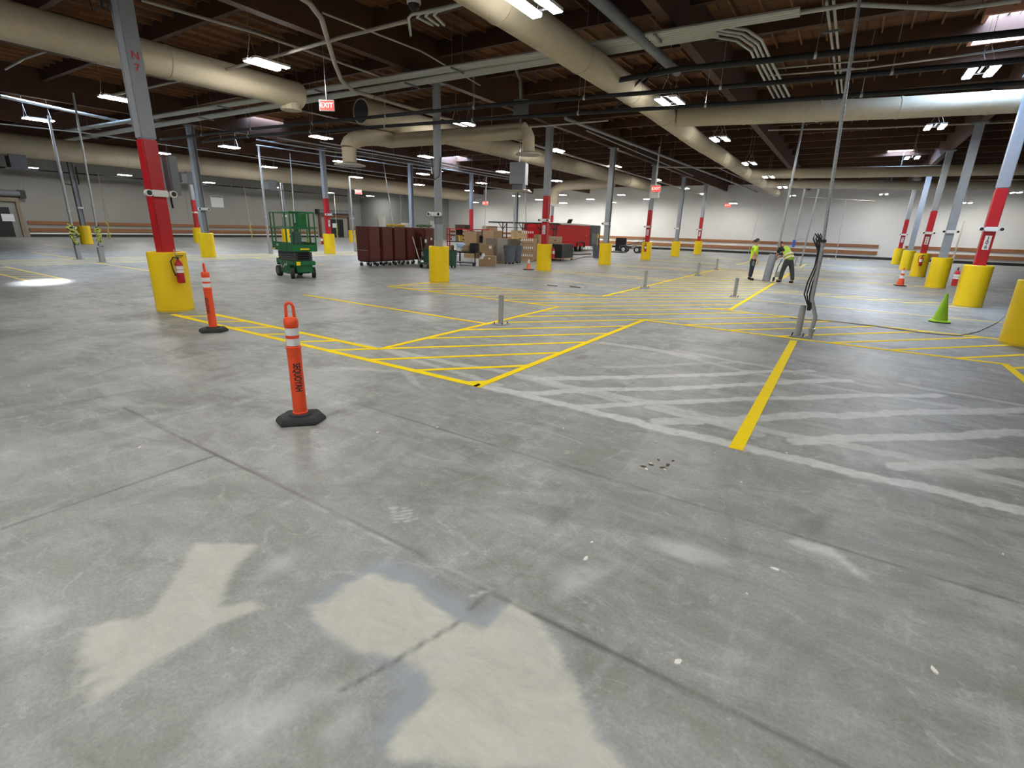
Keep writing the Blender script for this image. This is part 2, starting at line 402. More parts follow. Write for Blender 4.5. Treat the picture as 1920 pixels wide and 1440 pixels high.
# rails on the walls, two boards high, and black base
def rails(name, segs, axis):
    g_ = MB(); bl = MB()
    for a, b in segs:
        for z0, z1 in ((.42, .72), (1.02, 1.28)):
            if axis == 'y': g_.bbox((XL, a, z0), (XL+.10, b, z1))
            else: g_.bbox((a, YF-.10, z0), (b, YF, z1))
    struct(g_, name, 'rail_brown')
rails('trim_2', [(DY1+.5, (DY1+DY2)/2), ((DY1+DY2)/2+.1, DY2-.5), (DY3+.5, 49.4)], 'y')
rails('trim_3', [(-47.5, 2.4), (4.3, 18.9)], 'x')
struct(MB().bbox((XL, DY1+.5, 0), (XL+.06, DY2-.5, .22)), 'baseboard_left', 'black_plastic')
struct(MB().bbox((-47.7, YF-.06, 0), (XR, YF, .22)), 'baseboard_back', 'black_plastic')
struct(MB().bbox((XL, DY1+.5, .24), (XL+.05, DY2-.5, .34)), 'trim_4', 'white_plastic')

# ceiling: plywood deck with girders, purlins and joists
ceil = struct(MB().bbox((XL, YB, ZC), (XR, YF, ZC+.15)), 'ceiling', 'deck')
jm = MB()
x = XL+.3
while x < 8:
    jm.bbox((x-.022, 6, ZC-.10), (x+.022, YF, ZC)); x += .61
jo = jm.build('joists', 'wood_purlin', ceil); jo['kind'] = 'stuff'
for y in np.arange(-9, YF, 2.44):
    MB().bbox((XL, y-.07, ZC-.42), (XR, y+.07, ZC)).build('purlin', 'wood_beam', ceil)
for x in (-57+8, -41.9, -34.2, -26.5, -18.9, -11.3, -4., 3.3, 10.8):
    MB().bbox((x-.12, YB, 5.97), (x+.12, YF, ZC)).build('girder', 'wood_beam', ceil)

# ---------------------------------------------------------------- skylights
def skp(a, b): q = at(a, b, ZC-.1); return (q.x, q.y)
SK = [(skp(80, 150), 'near the left edge of the photo'), (skp(490, 222), 'left of the hanging red exit sign'), (skp(1900, 42), 'in the upper right corner'), ((1.6, 38.6), 'above the second crossing duct at right'), ((.6, 48.6), 'above the farthest duct at right'), (skp(680, 266), 'beyond the white elbow duct'), (skp(850, 291), 'right of the round grey column')]
for (x, y), w in SK:
    t = empty('skylight', 'rectangular roof skylight lit by daylight '+w, 'skylight', (x, y, ZC-.20), 0, 'roof skylights')
    MB().bbox((-.6, -1.1, .14), (.6, 1.1, .17)).build('pane', 'sky_panel', t)
    fr = MB()
    for a, b in (((-.68, -1.18, 0), (-.6, 1.18, .19)), ((.6, -1.18, 0), (.68, 1.18, .19)), ((-.6, -1.18, 0), (.6, -1.1, .19)), ((-.6, 1.1, 0), (.6, 1.18, .19))): fr.bbox(a, b)
    fr.build('curb', 'sky_side', t)
    gr = MB()
    for i in range(5): gr.bbox((-.6+.2*(i+1)-.008, -1.1, .09), (-.6+.2*(i+1)+.008, 1.1, .1))
    gr.build('safety_bars', 'dark_grey_paint', t)
# sunlight falling through one skylight onto the slab at left
sp = bpy.data.lights.new('daylight_shaft', 'SPOT'); sp.energy = 16000; sp.spot_size = math.radians(6.5); sp.spot_blend = 1.0; sp.shadow_soft_size = .25; sp.color = (.86, .93, 1)
so = bpy.data.objects.new('daylight_shaft', sp); COL.objects.link(so)
tgt = at(78, 529); so.location = (SK[0][0][0], SK[0][0][1], ZC-.3)
so.rotation_euler = (tgt-so.location).to_track_quat('-Z', 'Y').to_euler()

# -------------------------------------------------------------- floor paint
def line_quad(mb, a, b, w, z=.004):
    a, b = Vector((a[0], a[1], 0)), Vector((b[0], b[1], 0)); d = (b-a).normalized(); n = Vector((-d.y, d.x, 0))*w/2
    mb.prism([tuple((a-n)[:2]), tuple((b-n)[:2]), tuple((b+n)[:2]), tuple((a+n)[:2])], 0.0005, z)
def clip_hatch(poly, tan, y0, step, w, fn):
    # family y = y0 + k*step + tan*(x+3.36) clipped to polygon
    for k in range(-80, 120):
        c = y0+k*step+tan*3.36; xs = []
        n = len(poly)
        for i in range(n):
            (xa, ya), (xb, yb) = poly[i], poly[(i+1) % n]
            fa, fb = ya-tan*xa-c, yb-tan*xb-c
            if (fa > 0) != (fb > 0):
                t = fa/(fa-fb); xs.append(xa+t*(xb-xa))
        xs.sort()
        for j in range(0, len(xs)-1, 2):
            if xs[j+1]-xs[j] > .15: fn((xs[j], tan*xs[j]+c), (xs[j+1], tan*xs[j+1]+c), k)
def paint(name, label, cat, lines, poly=None, tan=1.1, y0=5.70, step=.955, w=.1, sw=.085, m='yellow_line', group=None, m2=None):
    c = lines[0][0]; t = empty(name, label, cat, (c[0], c[1], 0), 0, group)
    def sub(mb, nm, mm):
        mb.move(Matrix.Translation((-c[0], -c[1], 0))); return mb.build(nm, mm, t)
    for i, (a, b) in enumerate(lines):
        q = MB(); line_quad(q, a, b, w, .005); sub(q, 'border_line', m)
    if poly:
        segs = []
        clip_hatch(poly, tan, y0, step, sw, lambda a, b, k: segs.append((a, b)))
        segs.sort(key=lambda s: Vector(((s[0][0]+s[1][0])/2, (s[0][1]+s[1][1])/2)).length)
        for a, b in segs[:98]:
            q = MB(); line_quad(q, a, b, sw, .004); sub(q, 'stripe', m2 or m)
        if segs[98:]:
            q = MB()
            for a, b in segs[98:]: line_quad(q, a, b, sw, .004)
            sub(q, 'stripe', m2 or m)['kind'] = 'stuff'
    return t
A0, A1, Bx, Cx, Dx = 4.53, 5.05, -3.36, -5.63, -2.16
poly1 = [(-10.85, A0), (Bx, A0), (Bx, 10.42), (2.39, 10.42), (2.39, 6), (5.5, 6), (5.5, 13.2), (2.9, 13.2), (Dx, 13.3), (Dx, 30.3), (Cx, 30.3), (Cx, 13.48), (-11.5, 12.7), (-11.45, 10.82), (Cx, 10.82), (Cx, A1), (-10.6, A1)]
paint('floor_hatching', 'large yellow striped no-parking area running down the aisle to the two workers', 'floor marking',
      [((-10.85, A0), (Bx, A0)), ((Bx, A0-.05), (Bx, 10.42)), ((Bx-.05, 10.42), (2.44, 10.42)), ((2.39, 10.42), (2.39, 6)), ((2.95, 13.17), (Dx-.5, 13.3)), ((Dx, 13.25), (Dx, 22.6)), ((Dx, 24.5), (Dx, 30.3)), ((Cx, 30.2), (Cx, 13.43)), ((Cx, 13.48), (-11.5, 12.55)), ((-11.5, 12.7), (-11.5, 10.77)), ((-11.5, 10.82), (Cx, 10.82)), ((Cx, 10.87), (Cx, A1)), ((Cx, A1), (-10.6, A1))], poly1)
paint('parking_line', 'thick fresh yellow parking line ending alone near the camera at right', 'floor marking', [((-.49, 4.45), (-.49, 10.2))], w=.115)
paint('parking_line', 'single yellow stall line between the two striped zones left of the short post', 'floor marking', [((-11.6, 7.97), (-5.68, 7.83))], w=.09)
ys_l = [20.3, 27.0, 34.2, 41.8]
desc_l = ['behind the orange cone', 'at the yellow guard right of the red trailer', 'at the fourth yellow guard of the middle row', 'at the fifth yellow guard of the middle row']
for y, d in zip(ys_l, desc_l):
    if y < 30: x1 = Cx
    else: x1 = -6.5
    paint('striped_divider', 'narrow striped yellow divider between stalls '+d, 'floor marking', [((-11.6, y-.45), (x1, y-.45)), ((-11.6, y+.45), (x1, y+.45))], [(-11.6, y-.45), (x1, y-.45), (x1, y+.45), (-11.6, y+.45)], 1.1, 5.7, .955, .09, .08, 'worn_line')
for y, d in zip([16.6, 23.6, 30.6, 38], ['nearest the long litter strips', 'between the two middle dividers', 'beyond the short posts', 'far down the middle row']):
    paint('parking_line', 'pale yellow stall line left of the aisle, '+d, 'floor marking', [((-11.0, y), (Cx, y-.15))], w=.08, m='worn_line')
for y, d in zip([19.3, 26.3, 33.5, 40.5], ['at the big red column at right', 'at the second column at right', 'at the third column at right', 'at the fourth column at right']):
    paint('striped_divider', 'narrow striped yellow divider across the right stalls '+d, 'floor marking', [((Dx, y-.45), (3.2, y-.45)), ((Dx, y+.45), (3.2, y+.45))], [(Dx, y-.45), (3.2, y-.45), (3.2, y+.45), (Dx, y+.45)], 1.0, 5.7, .9, .09, .08, 'worn_line')
for y, d in zip([16.0, 22.8, 30, 37], ['just beyond the green cone', 'in front of the orange cone at right', 'behind the orange cone at right', 'far down the right row']):
    paint('parking_line', 'pale yellow stall line on the right, '+d, 'floor marking', [((Dx, y), (3.5, y))], w=.08, m='worn_line')
paint('floor_hatching', 'far striped yellow patch of aisle before the back wall', 'floor marking', [((Cx, 34.5), (Cx, 41)), ((Dx, 35.5), (Dx, 41))], [(Cx, 34.5), (Dx, 34.5), (Dx, 41), (Cx, 41)], m='worn_line')
paint('floor_marking', 'short yellow striped box on the floor against the back wall', 'floor marking', [((-1.2, 52.5), (-1.2, 55.5)), ((1.0, 52.5), (1.0, 55.5))], [(-1.2, 52.5), (1.0, 52.5), (1.0, 55.5), (-1.2, 55.5)], m='worn_line')
# left aisle
paint('floor_hatching', 'pale striped aisle crossing the far left side between the conduit poles', 'floor marking', [((-28.2, 5.5), (-28.2, 25.8)), ((-25.1, 6.0), (-25.1, 25.8))], [(-28.2, 5.5), (-25.1, 5.5), (-25.1, 25.8), (-28.2, 25.8)], m='worn_line', m2='worn_line')
paint('striped_divider', 'striped yellow divider at the far left beside the bright patch of daylight', 'floor marking', [((-25.0, 4.55), (-18.9, 4.5)), ((-25.0, 5.35), (-18.9, 5.3))], [(-25.0, 4.55), (-18.9, 4.5), (-18.9, 5.3), (-25.0, 5.35)], m='worn_line')
for y0_, xa, xb, d in ((8.1, -25.0, -18.6, 'running up behind the near left column guard'), (8.4, -34, -28.5, 'left of the two conduit poles'), (14.6, -25, -19.5, 'behind the green lift'), (11.3, -43, -38, 'by the far left column')):
    paint('parking_line', 'thin pale stall line '+d, 'floor marking', [((xa, y0_), (xb, y0_))], w=.09, m='worn_line')

# ------------------------------------------------------------------ columns
def at_r(px, py, r=.33): return away(at(px, py), r)
GUARD = None
def make_guard():
    t = empty('column_guard', 'x', 'column guard')
    R_, H_, n = .335, 1.165, 40
    m = MB(); prof = [(R_, 0), (R_, H_-.015), (R_-.015, H_), (R_-.06, H_), (R_-.06, H_-.05), (.10, H_-.05)]
    m.lathe(prof, n); m.build('sleeve', 'yellow_plastic', t, True)
    b = MB()
    for z in (.02,): b.cyl((0, 0, z), (0, 0, z+.004), R_+.003, n=n)
    b.build('base_ring', 'dark_grey_paint', t)
    return t
guard0 = make_guard(); used = [False]
def guard(P, label):
    t = guard0 if not used[0] else copy_tree(guard0)
    used[0] = True
    t.location = (P.x, P.y, 0); t.rotation_euler.z = random.uniform(0, 6)
    tag(t, label, 'column guard', 'yellow column guards')
    return t
GH = 1.17
def column(P, red, where, style='tube', top=5.97, sign=None, redtop=3.2):
    t = empty('column', ('red and grey' if red else 'plain grey')+' steel building column '+where, 'column', (P.x, P.y, 0), 0, 'steel columns')
    def shaft(z0, z1, mname, nm):
        m = MB()
        if style == 'tube': m.box((0, 0, (z0+z1)/2), (.26, .26, z1-z0)); return m.build(nm, mname, t, bevel=.02)
        if style == 'round': m.cyl((0, 0, z0), (0, 0, z1), .125, n=28); return m.build(nm, mname, t, True)
        m.box((0, -.12, (z0+z1)/2), (.26, .022, z1-z0)); m.box((0, .12, (z0+z1)/2), (.26, .022, z1-z0)); m.box((0, 0, (z0+z1)/2), (.018, .22, z1-z0))
        return m.build(nm, mname, t)
    if red:
        shaft(.0, redtop, 'red_paint', 'red_band'); shaft(redtop, top, 'grey_paint', 'shaft')
    else: shaft(0, top, 'grey_paint', 'shaft')
    MB().box((0, 0, top-.02), (.45, .45, .04)).build('cap_plate', 'dark_grey_paint', t)
    if sign:
        face = (-P.xy.normalized().x, -P.xy.normalized().y)
        # sign faces the side that looks toward the camera most
        f = Vector((1, 0, 0)) if abs(P.x) > abs(P.y) and P.x < 0 else Vector((0, -1, 0))
        o = f*.133
        xd = Vector((0, 1, 0)) if f.x else Vector((1, 0, 0))
        pl = MB(); pl.add([Vector((0, 0, 1.78+dz))+o+f*.003*k+xd*dx for k in (0, 1) for dx, dz in ((-.07, -.19), (.07, -.19), (.07, .19), (-.07, .19))], [(0, 1, 2, 3), (4, 5, 6, 7), (0, 1, 5, 4), (1, 2, 6, 5), (2, 3, 7, 6), (3, 0, 4, 7)])
        sg = pl.build('number_plate', 'white_plastic', t); sg['label'] = 'white number plate'
        for i, ch in enumerate(sign):
            text_obj(ch, .13, 'ink', sg, frame(Vector((0, 0, 1.78+.12-.12*i))+o+f*.006, xd, (0, 0, 1)), name='lettering')
    return t
# px-base of the guards (bottom, front edge)
CD = dict(A=((331, 585), 1, 'tube', 'at left behind the delineators', None), B5=((824, 530), 0, 'round', 'in front of the stored goods', None),
 B6=((1019, 508), 1, 'tube', 'beside the small orange cone', 'J08'), B7=((1133, 497), 0, 'h', 'right of the red trailer', None), B8=((1210, 487.5), 1, 'tube', 'in the middle row, third beyond the trailer bins', 'J10'),
 B9=((1265, 481), 0, 'h', 'in the middle row, second last before the back wall', None), B10=((1307, 477), 1, 'tube', 'at the far end of the middle row', 'J12'),
 R1=((1812, 576), 1, 'tube', 'nearest at right with a red extinguisher', 'J06'), R2=((1752, 540), 0, 'h', 'second from the right edge', None), R3=((1719, 519), 1, 'tube', 'third along the right row', 'K08'),
 R4=((1697, 506), 0, 'h', 'fourth along the right row', None), R5=((1680, 496), 1, 'tube', 'farthest of the right row', 'K12'),
 B4=((619, 476), 1, 'tube', 'behind the green lift to its right', 'L8'), B2=((392, 483), 0, 'h', 'behind the second delineator', None),
 L3=((661, 454), 0, 'h', 'left of the brown cabinets far back', None), L0=((164, 458), 0, 'h', 'far left between the conduit poles', None), L1=((374, 456), 1, 'tube', 'far back behind the grey column at left', None), L2=((537, 454), 0, 'h', 'seen through the green lift basket', None),
 R0=((1915, 650), 0, 'h', 'cut off by the right edge of the photo', None))
CP = {}
for k, (b, red, st, wh, sg) in CD.items():
    P = at_r(*b); CP[k] = P
    column(P, red, wh, st, sign=sg)
    guard(P, 'yellow plastic guard of the column '+wh)
# a pair of far columns with no guard visible
for P, red, wh in ((Vector((-26.6, 27.6, 0)), 0, 'behind the brown cabinets'), (Vector((-26.6, 34.6, 0)), 1, 'behind the red shelf rack'), (Vector((-26.6, 48.5, 0)), 1, 'behind the red trailer'), (Vector((-26.6, 41.5, 0)), 0, 'behind the black rack'), (Vector((-42.6, 42.6, 0)), 0, 'in front of the grey corner wall')):
    column(P, red, wh, 'h' if not red else 'tube')
    guard(P, 'half-hidden yellow guard of the column '+wh)
# paint writing on the near left column
colA = [o for o in COL.objects if o.name == 'column'][0]
text_obj('N', .17, 'red_letter', colA, frame((.134, 0, 4.55), (0, 1, 0), (0, 0, 1)))
text_obj('7', .17, 'red_letter', colA, frame((.134, 0, 4.36), (0, 1, 0), (0, 0, 1)))
# row of columns behind the camera side carries the same roof
# emergency lights
def emergency(P, z, d, label, side=0.):
    # box with two round lamp heads clamped to the side of a column; d = facing direction
    d = Vector((d[0], d[1], 0)).normalized(); s = Vector((-d.y, d.x, 0))
    o = Vector((P.x, P.y, z))+d*(.14+.04)
    t = empty('emergency_light', label, 'emergency light', o, math.atan2(s.y, s.x), 'emergency lights on columns')
    MB().box((0, 0, 0), (.26, .075, .12)).build('housing', 'white_plastic', t, bevel=.01)
    for sx in (-1, 1):
        h = MB().cyl((sx*.21, .02, 0), (sx*.21, -.07, .0), .062, n=18).build('lamp_head', 'white_plastic', t, True)
        MB().cyl((sx*.21, -.07, 0), (sx*.21, -.074, 0), .045, n=18).build('lens', 'lens_dark', h)
        MB().cyl((sx*.13, 0, 0), (sx*.21, 0, 0), .02, n=8).build('swivel', 'white_plastic', t)
for k, z, wh in (('A', 2.25, 'big red column at left'), ('B5', 2.17, 'round grey column before the goods'), ('B6', 2.18, 'red column beside the orange cone'), ('B7', 2.18, 'grey column right of the trailer'), ('B8', 2.15, 'fourth column of the middle row'), ('B9', 2.15, 'fifth column of the middle row'), ('B10', 2.15, 'last column of the middle row'), ('R1', 2.14, 'nearest red column at right'), ('R2', 2.14, 'grey column second at right'), ('R3', 2.15, 'red column third at right'), ('R5', 2.15, 'farthest red column at right'), ('B4', 2.28, 'red column behind the lift'), ('B2', 2.28, 'grey column behind the second delineator'), ('L0', 2.3, 'far left column'), ('L1', 2.3, 'far red column at left'), ('L2', 2.3, 'column seen through the lift basket'), ('L3', 2.3, 'column left of the brown cabinets')):
    P = CP[k]
    if P.x < -20: d = (1, 0)
    elif P.x < 0: d = (1, 0) if P.y < 8 else (0, -1)
    else: d = (0, -1)
    emergency(P, z, d, 'white twin-head emergency light on the '+wh)
# extinguishers
def extinguisher(P, a, label, s=1.0, zt=1.17, lr=.42):
    d = Vector((math.cos(a), math.sin(a), 0)); o = P+d*lr
    t = empty('fire_extinguisher', label, 'fire extinguisher', (o.x, o.y, zt-.62), a, 'fire extinguishers')
    t.scale = (s, s, s)
    m = MB(); m.lathe([(.0, 0), (.06, .0), (.068, .015), (.068, .36), (.055, .40), (.03, .43), (.02, .45)], 24); m.build('tank', 'red_paint', t, True)
    MB().lathe([(.0695, .20), (.0695, .33)], 24).build('label', 'white_plastic', t, True)
    MB().lathe([(.0705, .255), (.0705, .263)], 24).build('label_band', 'ink', t, True)
    v = MB(); v.cyl((0, 0, .44), (0, 0, .5), .018, n=10); v.box((.0, .04, .52), (.02, .13, .015)); v.box((0, .03, .495), (.02, .1, .012)); v.build('valve_handle', 'black_plastic', t)
    MB().tube([(0, -.02, .49), (0, -.08, .5), (-.01, -.13, .42), (0, -.12, .28), (0, -.085, .14)], .012, 8).build('hose', 'black_rubber', t, True)
    MB().tube([(-.08, 0, .35), (-.05, 0, .52), (-.09, 0, .64), (-.12, 0, .62)], .008, 6).build('hanger', 'steel', t)
def cam_ang(P): return math.atan2(-P.y, -P.x)
extinguisher(CP['A'], cam_ang(CP['A'])+.42, 'red fire extinguisher hanging on the near left yellow guard', 1.0, 1.2)
extinguisher(CP['B6'], cam_ang(CP['B6'])+1.25, 'red fire extinguisher on the guard beside the orange cone')
extinguisher(CP['B8'], cam_ang(CP['B8'])-.2, 'red fire extinguisher on the far middle guard')
extinguisher(CP['R1'], cam_ang(CP['R1'])-1.45, 'red fire extinguisher beside the nearest right guard')
extinguisher(CP['R3'], cam_ang(CP['R3'])+.0, 'red fire extinguisher on the third right guard')
extinguisher(CP['B4'], cam_ang(CP['B4'])-1.3, 'red fire extinguisher on the guard behind the lift')
# electrical panel on left column
P = CP['A']
t = empty('electrical_panel', 'dark grey flat electrical panel on the far side of the big red column', 'electrical panel', (P.x-.12, P.y+.34, 2.25), 0)
MB().box((0, 0, .35), (.5, .16, .72)).build('cabinet_box', 'dark_grey_paint', t, bevel=.01); MB().box((0, -.085, .35), (.44, .01, .66)).build('door', 'grey_paint', t)
MB().tube([(.16, -.1, 0), (.2, -.12, -.12), (.26, -.14, -.25)], .02).build('cable_conduit', 'black_plastic', t)
# pipe lagging strapped to column A
MB().tube([(0, 0, 3.4), (0, 0, 6.3)], .03).build('conduit', 'dark_grey_paint', colA, loc=(-.17, -.1, 0))

# ------------------------------------------------------------------- lamps
def make_lamp():
    t = empty('highbay_light', 'x', 'ceiling light')
    hb = MB()
    for sx in (-1, 1): hb.box((sx*.19, 0, .05), (.17, .90, .05))
    hb.build('housing', 'white_plastic', t)
    cbm = MB(); cbm.box((0, 0, .10), (.05, .76, .02))
    for sy in (-.38, .38): cbm.box((0, sy, .085), (.42, .04, .02))
    cbm.build('mounting_frame', 'dark_grey_paint', t)
    for sx in (-1, 1): MB().box((sx*.19, 0, .018), (.15, .86, .014)).build('lens', 'lamp', t)
    for sy in (-1, 1):
        w = MB(); w.tube([(-.18, sy*.38, .07), (0, sy*.38, .5), (0, sy*.38, 1.5), (.002, sy*.38, .5), (.18, sy*.38, .07)], .006, 5)
        w.build('suspension_wire', 'steel', t)
    return t
lamp0 = make_lamp(); lused = [False]
LZ = 5.4
def lamp(x, y, label, z=LZ):
    t = lamp0 if not lused[0] else copy_tree(lamp0)
    lused[0] = True
    t.location = (x, y, z); tag(t, label, 'ceiling light', 'high-bay lights')
def lrow(pts, where, z=LZ):
    P = [at(a, b, z+.02) for a, b in pts]
    out = []
    for q in P:
        f = min(1, (YF-3.2)/q.y, (XL+4.5)/q.x if q.x < XL+4.5 else 1)
        q = EYEV+(q-EYEV)*f
        if not out or (q-out[-1]).length > 2.5: out.append(q)
    P = out
    xm = sum(q.x for q in P)/len(P)
    for i, q in enumerate(P): lamp(q.x, q.y, z=q.z, label=f'lit twin-bar high-bay light, {ORD[i]} in the row {where}')
    return xm, P
xA, LA = lrow([(1000, 12), (1256, 193), (1350, 263), (1405, 308), (1441, 333), (1467, 352), (1485, 368)], 'beside the central duct', 5.0)
xB, LB = lrow([(1838, 138), (1753, 240), (1710, 297), (1685, 329), (1668, 350), (1657, 365), (1650, 381)], 'at the right near the red columns')
xC, LC = lrow([(501, 123), (867, 233), (1042, 283), (1152, 313), (1230, 338), (1284, 354), (1318, 364), (1353, 375), (1375, 382)], 'along the round grey column')
xD, LD = lrow([(221, 187), (602, 259), (800, 295), (943, 323), (1044, 340), (1116, 354), (1165, 366), (1214, 374), (1248, 381)], 'over the stored goods')
xE, LE = lrow([(72, 226), (430, 277), (640, 304), (793, 327), (903, 344), (985, 357), (1055, 366), (1107, 374), (1148, 380)], 'over the green lift')
xF, LF = lrow([(301, 288), (505, 314), (668, 333), (786, 347), (880, 358), (968, 368), (1011, 375), (1056, 381)], 'third from the left wall')
xG, LG = lrow([(200, 300), (396, 320), (559, 337), (682, 350), (780, 360), (837, 375-8), (890, 380)], 'second from the left wall')
xH, LH = lrow([(56, 315), (234, 329), (392, 343), (518, 352), (618, 362), (694, 368)], 'nearest the left wall')
xI, LI = lrow([(1905, 345+17), (1842, 375), (1813, 381)], 'at the far right edge')
# fixtures of the same rows behind the photographer's position light the near floor
for x, wr in ((xB, 'row by the right red columns'), (xA, 'row beside the central duct'), (xC, 'row along the round grey column')):
    for y in (1.0, -6.3): lamp(x, y, f'lit twin-bar light {"just overhead of" if y > 0 else "behind"} the viewpoint, {wr}')
for y in (8, 1, -6): lamp(8.5, y, f'lit twin-bar light out to the right of the view, {["farthest ahead", "middle one", "rearmost"][(8-y)//7]} of three')

# ------------------------------------------------------------------- ducts
def duct(name, label, pts, r, seams=6, m='duct_skin', n=28, caps=True, parts=None, cat='duct'):
    k_ = .947 if abs(pts[0][2]-DZ) < .04 else 1.0
    P = [Vector((p[0]*k_, p[1]*k_, p[2])) for p in pts]; o = P[0]; r *= k_
    t = empty(name, label, cat, o)
    MB().tube([p-o for p in P], r, n, caps).build('insulated_skin', m, t, True)
    tot = sum((b-a).length for a, b in zip(P[:-1], P[1:])); k = max(1, int(tot/seams))
    for i in range(1, k):
        s = tot*i/k; 
        for a, b in zip(P[:-1], P[1:]):
            L = (b-a).length
            if s <= L:
                q = a+(b-a)*(s/L)-o; d = (b-a).normalized(); MB().cyl(q-d*.035, q+d*.035, r+.012, n=n).build('strap', m, t, True); break
            s -= L
    return t
DZ = 5.4
duct('ventilation_duct', 'long tan insulated round duct passing over the centre of the hall', [(-5.95, 5.2, DZ), (-5.95, 17.0, DZ), (-6.2, 23.5, DZ), (-6.4, 55, DZ)], .33, 3.0)
dC = duct('ventilation_duct', 'tan insulated round duct at upper left ending open above the exit sign', [(-15.4, -4, DZ), (-15.4, 11.1, DZ)], .38, 3.2)
MB().lathe([(.26, 0), (.30, -.2)], 12, (0, 14.0, -.24)).build('torn_insulation', 'duct_skin', dC)
dD = duct('ventilation_duct', 'tan duct with a black open mouth running away to the back wall', [(-15.3, 13.5, DZ), (-15.3, 30, DZ), (-15.3, 47, DZ)], .42, 3.2)
MB().cyl((0, -.012, 0), (0, .002, 0), .35, n=28).build('open_mouth', 'black_plastic', dD)
duct('ventilation_duct', 'wide tan duct along the left wall high above the lamps', [(-38.6, -2, 5.35), (-38.6, 49, 5.35)], .6, 4)
duct('ventilation_duct', 'tan duct branching right from the central duct in front of the right columns', [(-5.7, 19.0, DZ), (-2.9, 19.5, DZ-.03), (.75, 20.5, DZ), (3.5, 20.9, DZ), (9, 21.6, DZ)], .30, 2.0)
duct('ventilation_duct', 'second tan duct crossing to the right behind the nearest columns', [(-6.1, 37.4, DZ), (-1.6, 38.4, DZ), (12, 39.8, DZ)], .30, 2.5)
duct('ventilation_duct', 'third and farthest tan duct crossing to the right', [(-6.2, 45.0, DZ), (3, 48.5, DZ), (12, 50.2, DZ)], .30, 2.5)
# elbow duct with round diffuser
dz_ = 4.74; dl = at(656, 306, 3.72); dr = at(985, 286, 4.0)
yb_ = at(800, 258, dz_).y
el = empty('elbow_duct', 'short tan branch duct with a flexible elbow at each end and round diffusers', 'duct', (dl.x, dl.y, dz_))
dx_ = at(985, 245, dz_).x-dl.x; dy_ = at(985, 245, dz_).y-dl.y
xb = at(735, 264, dz_)-Vector((dl.x, dl.y, dz_)); xe = Vector((dx_, dy_, 0))
MB().tube([xb, xe], .24, 24).build('branch', 'duct_skin', el, True)
def elbow(a, b, rr):   # quarter bend from horizontal end a down to the drop under b
    pts = []
    for i in range(19):
        f = PI/2*i/18; pts.append(Vector((a.x+(b.x-a.x)*math.sin(f), a.y+(b.y-a.y)*math.sin(f), -(1-math.cos(f))*.55)))
    MB().tube(pts, [rr+.012*(i % 2) for i in range(19)], 22).build('flexible_elbow', 'duct_skin', el, True)
elbow(xb, Vector((0, 0, 0)), .25)
MB().tube([(0, 0, -.55), (0, 0, -1.0)], .23, 24).build('drop', 'duct_skin', el, True)
MB().lathe([(.23, 0), (.50, -.07), (.50, -.10), (.1, -.11)], 28, (0, 0, -1.0)).build('diffuser', 'tan_conduit', el, True)
MB().tube([xe, xe+Vector((.12, 0, -.2)), xe+Vector((.14, 0, -.62))], .20, 22).build('drop', 'duct_skin', el, True)
MB().lathe([(.2, 0), (.42, -.06), (.42, -.09), (.1, -.1)], 28, tuple(xe+Vector((.14, 0, -.62)))).build('diffuser', 'tan_conduit', el, True)
# second double-elbow duct in the distance
q = empty('elbow_duct', 'distant curved tan branch duct above the red trailer', 'duct', (-22.3, 40.0, DZ))
MB().tube([(6, -.6, .0), (2.2, 0, 0), (1.2, 0, -.05), (.6, 0, -.4), (.45, 0, -1.0), (.45, 0, -1.5)], .40, 20).build('branch', 'duct_skin', q, True)
MB().lathe([(.4, 0), (.7, -.1), (.7, -.14), (.1, -.15)], 24, (.45, 0, -1.5)).build('diffuser', 'white_plastic', q, True)
# drops from the left wall duct with square diffusers
for px, py, w in ((30, 300, 'far left'), (355, 328, 'behind the grey column at left'), (505, 330, 'over the green lift')):
    g_ = at(px, py, 3.9); x_, y_ = -38.6, at(px, py, 4.3).y*1.0
    g2 = at(px, py, 4.2); yy = g2.y*(-38.6/g2.x)
    t = empty('duct_drop', 'square diffuser drop hanging under the left wall duct, '+w, 'duct', (-38.6, yy, 4.15), 0)
    MB().box((0, 0, .35), (.7, .7, .7)).build('drop_box', 'dark_grey_paint', t); MB().box((0, 0, -.02), (1.3, 1.3, .05)).build('diffuser', 'dark_grey_paint', t)

# ------------------------------------------------------ pipes and conduits
def pipe(name, label, pts, r, m, cat='pipe', n=10, bands=0, bandm='steel', group=None):
    P = [Vector(p) for p in pts]; o = P[0]; t = empty(name, label, cat, o, 0, group)
    MB().tube([p-o for p in P], r, n).build('tube', m, t, True)
    if bands:
        tot = (P[-1]-P[0]).length
        k = int(tot/bands)
        seg = [(b-a).length for a, b in zip(P[:-1], P[1:])]; T_ = sum(seg)
        for i in range(1, k):
            u = T_*i/k
            for (a, b), L in zip(zip(P[:-1], P[1:]), seg):
                if u <= L: break
                u -= L
            q = a+(b-a)*(u/L)-o; d = (b-a).normalized(); b_ = MB()
            b_.cyl(q-d*.025, q+d*.025, r+.008, n=n); b_.tube([q+Vector((0, 0, r*.5)), q+Vector((0, 0, min(1.2, ZC-.1-q.z-o.z)))], .006, 5)
            b_.build('hanger', bandm, t)
    return t
PZ = 5.8
pipe('sprinkler_pipe', 'thick black pipe crossing high across the upper right', [at(1150, 152, 5.3), at(1270, 130, 5.3), at(1440, 113, 5.3), at(1920, 60, 5.3), at(2100, 40, 5.3)], .062, 'black_pipe', bands=3.5)
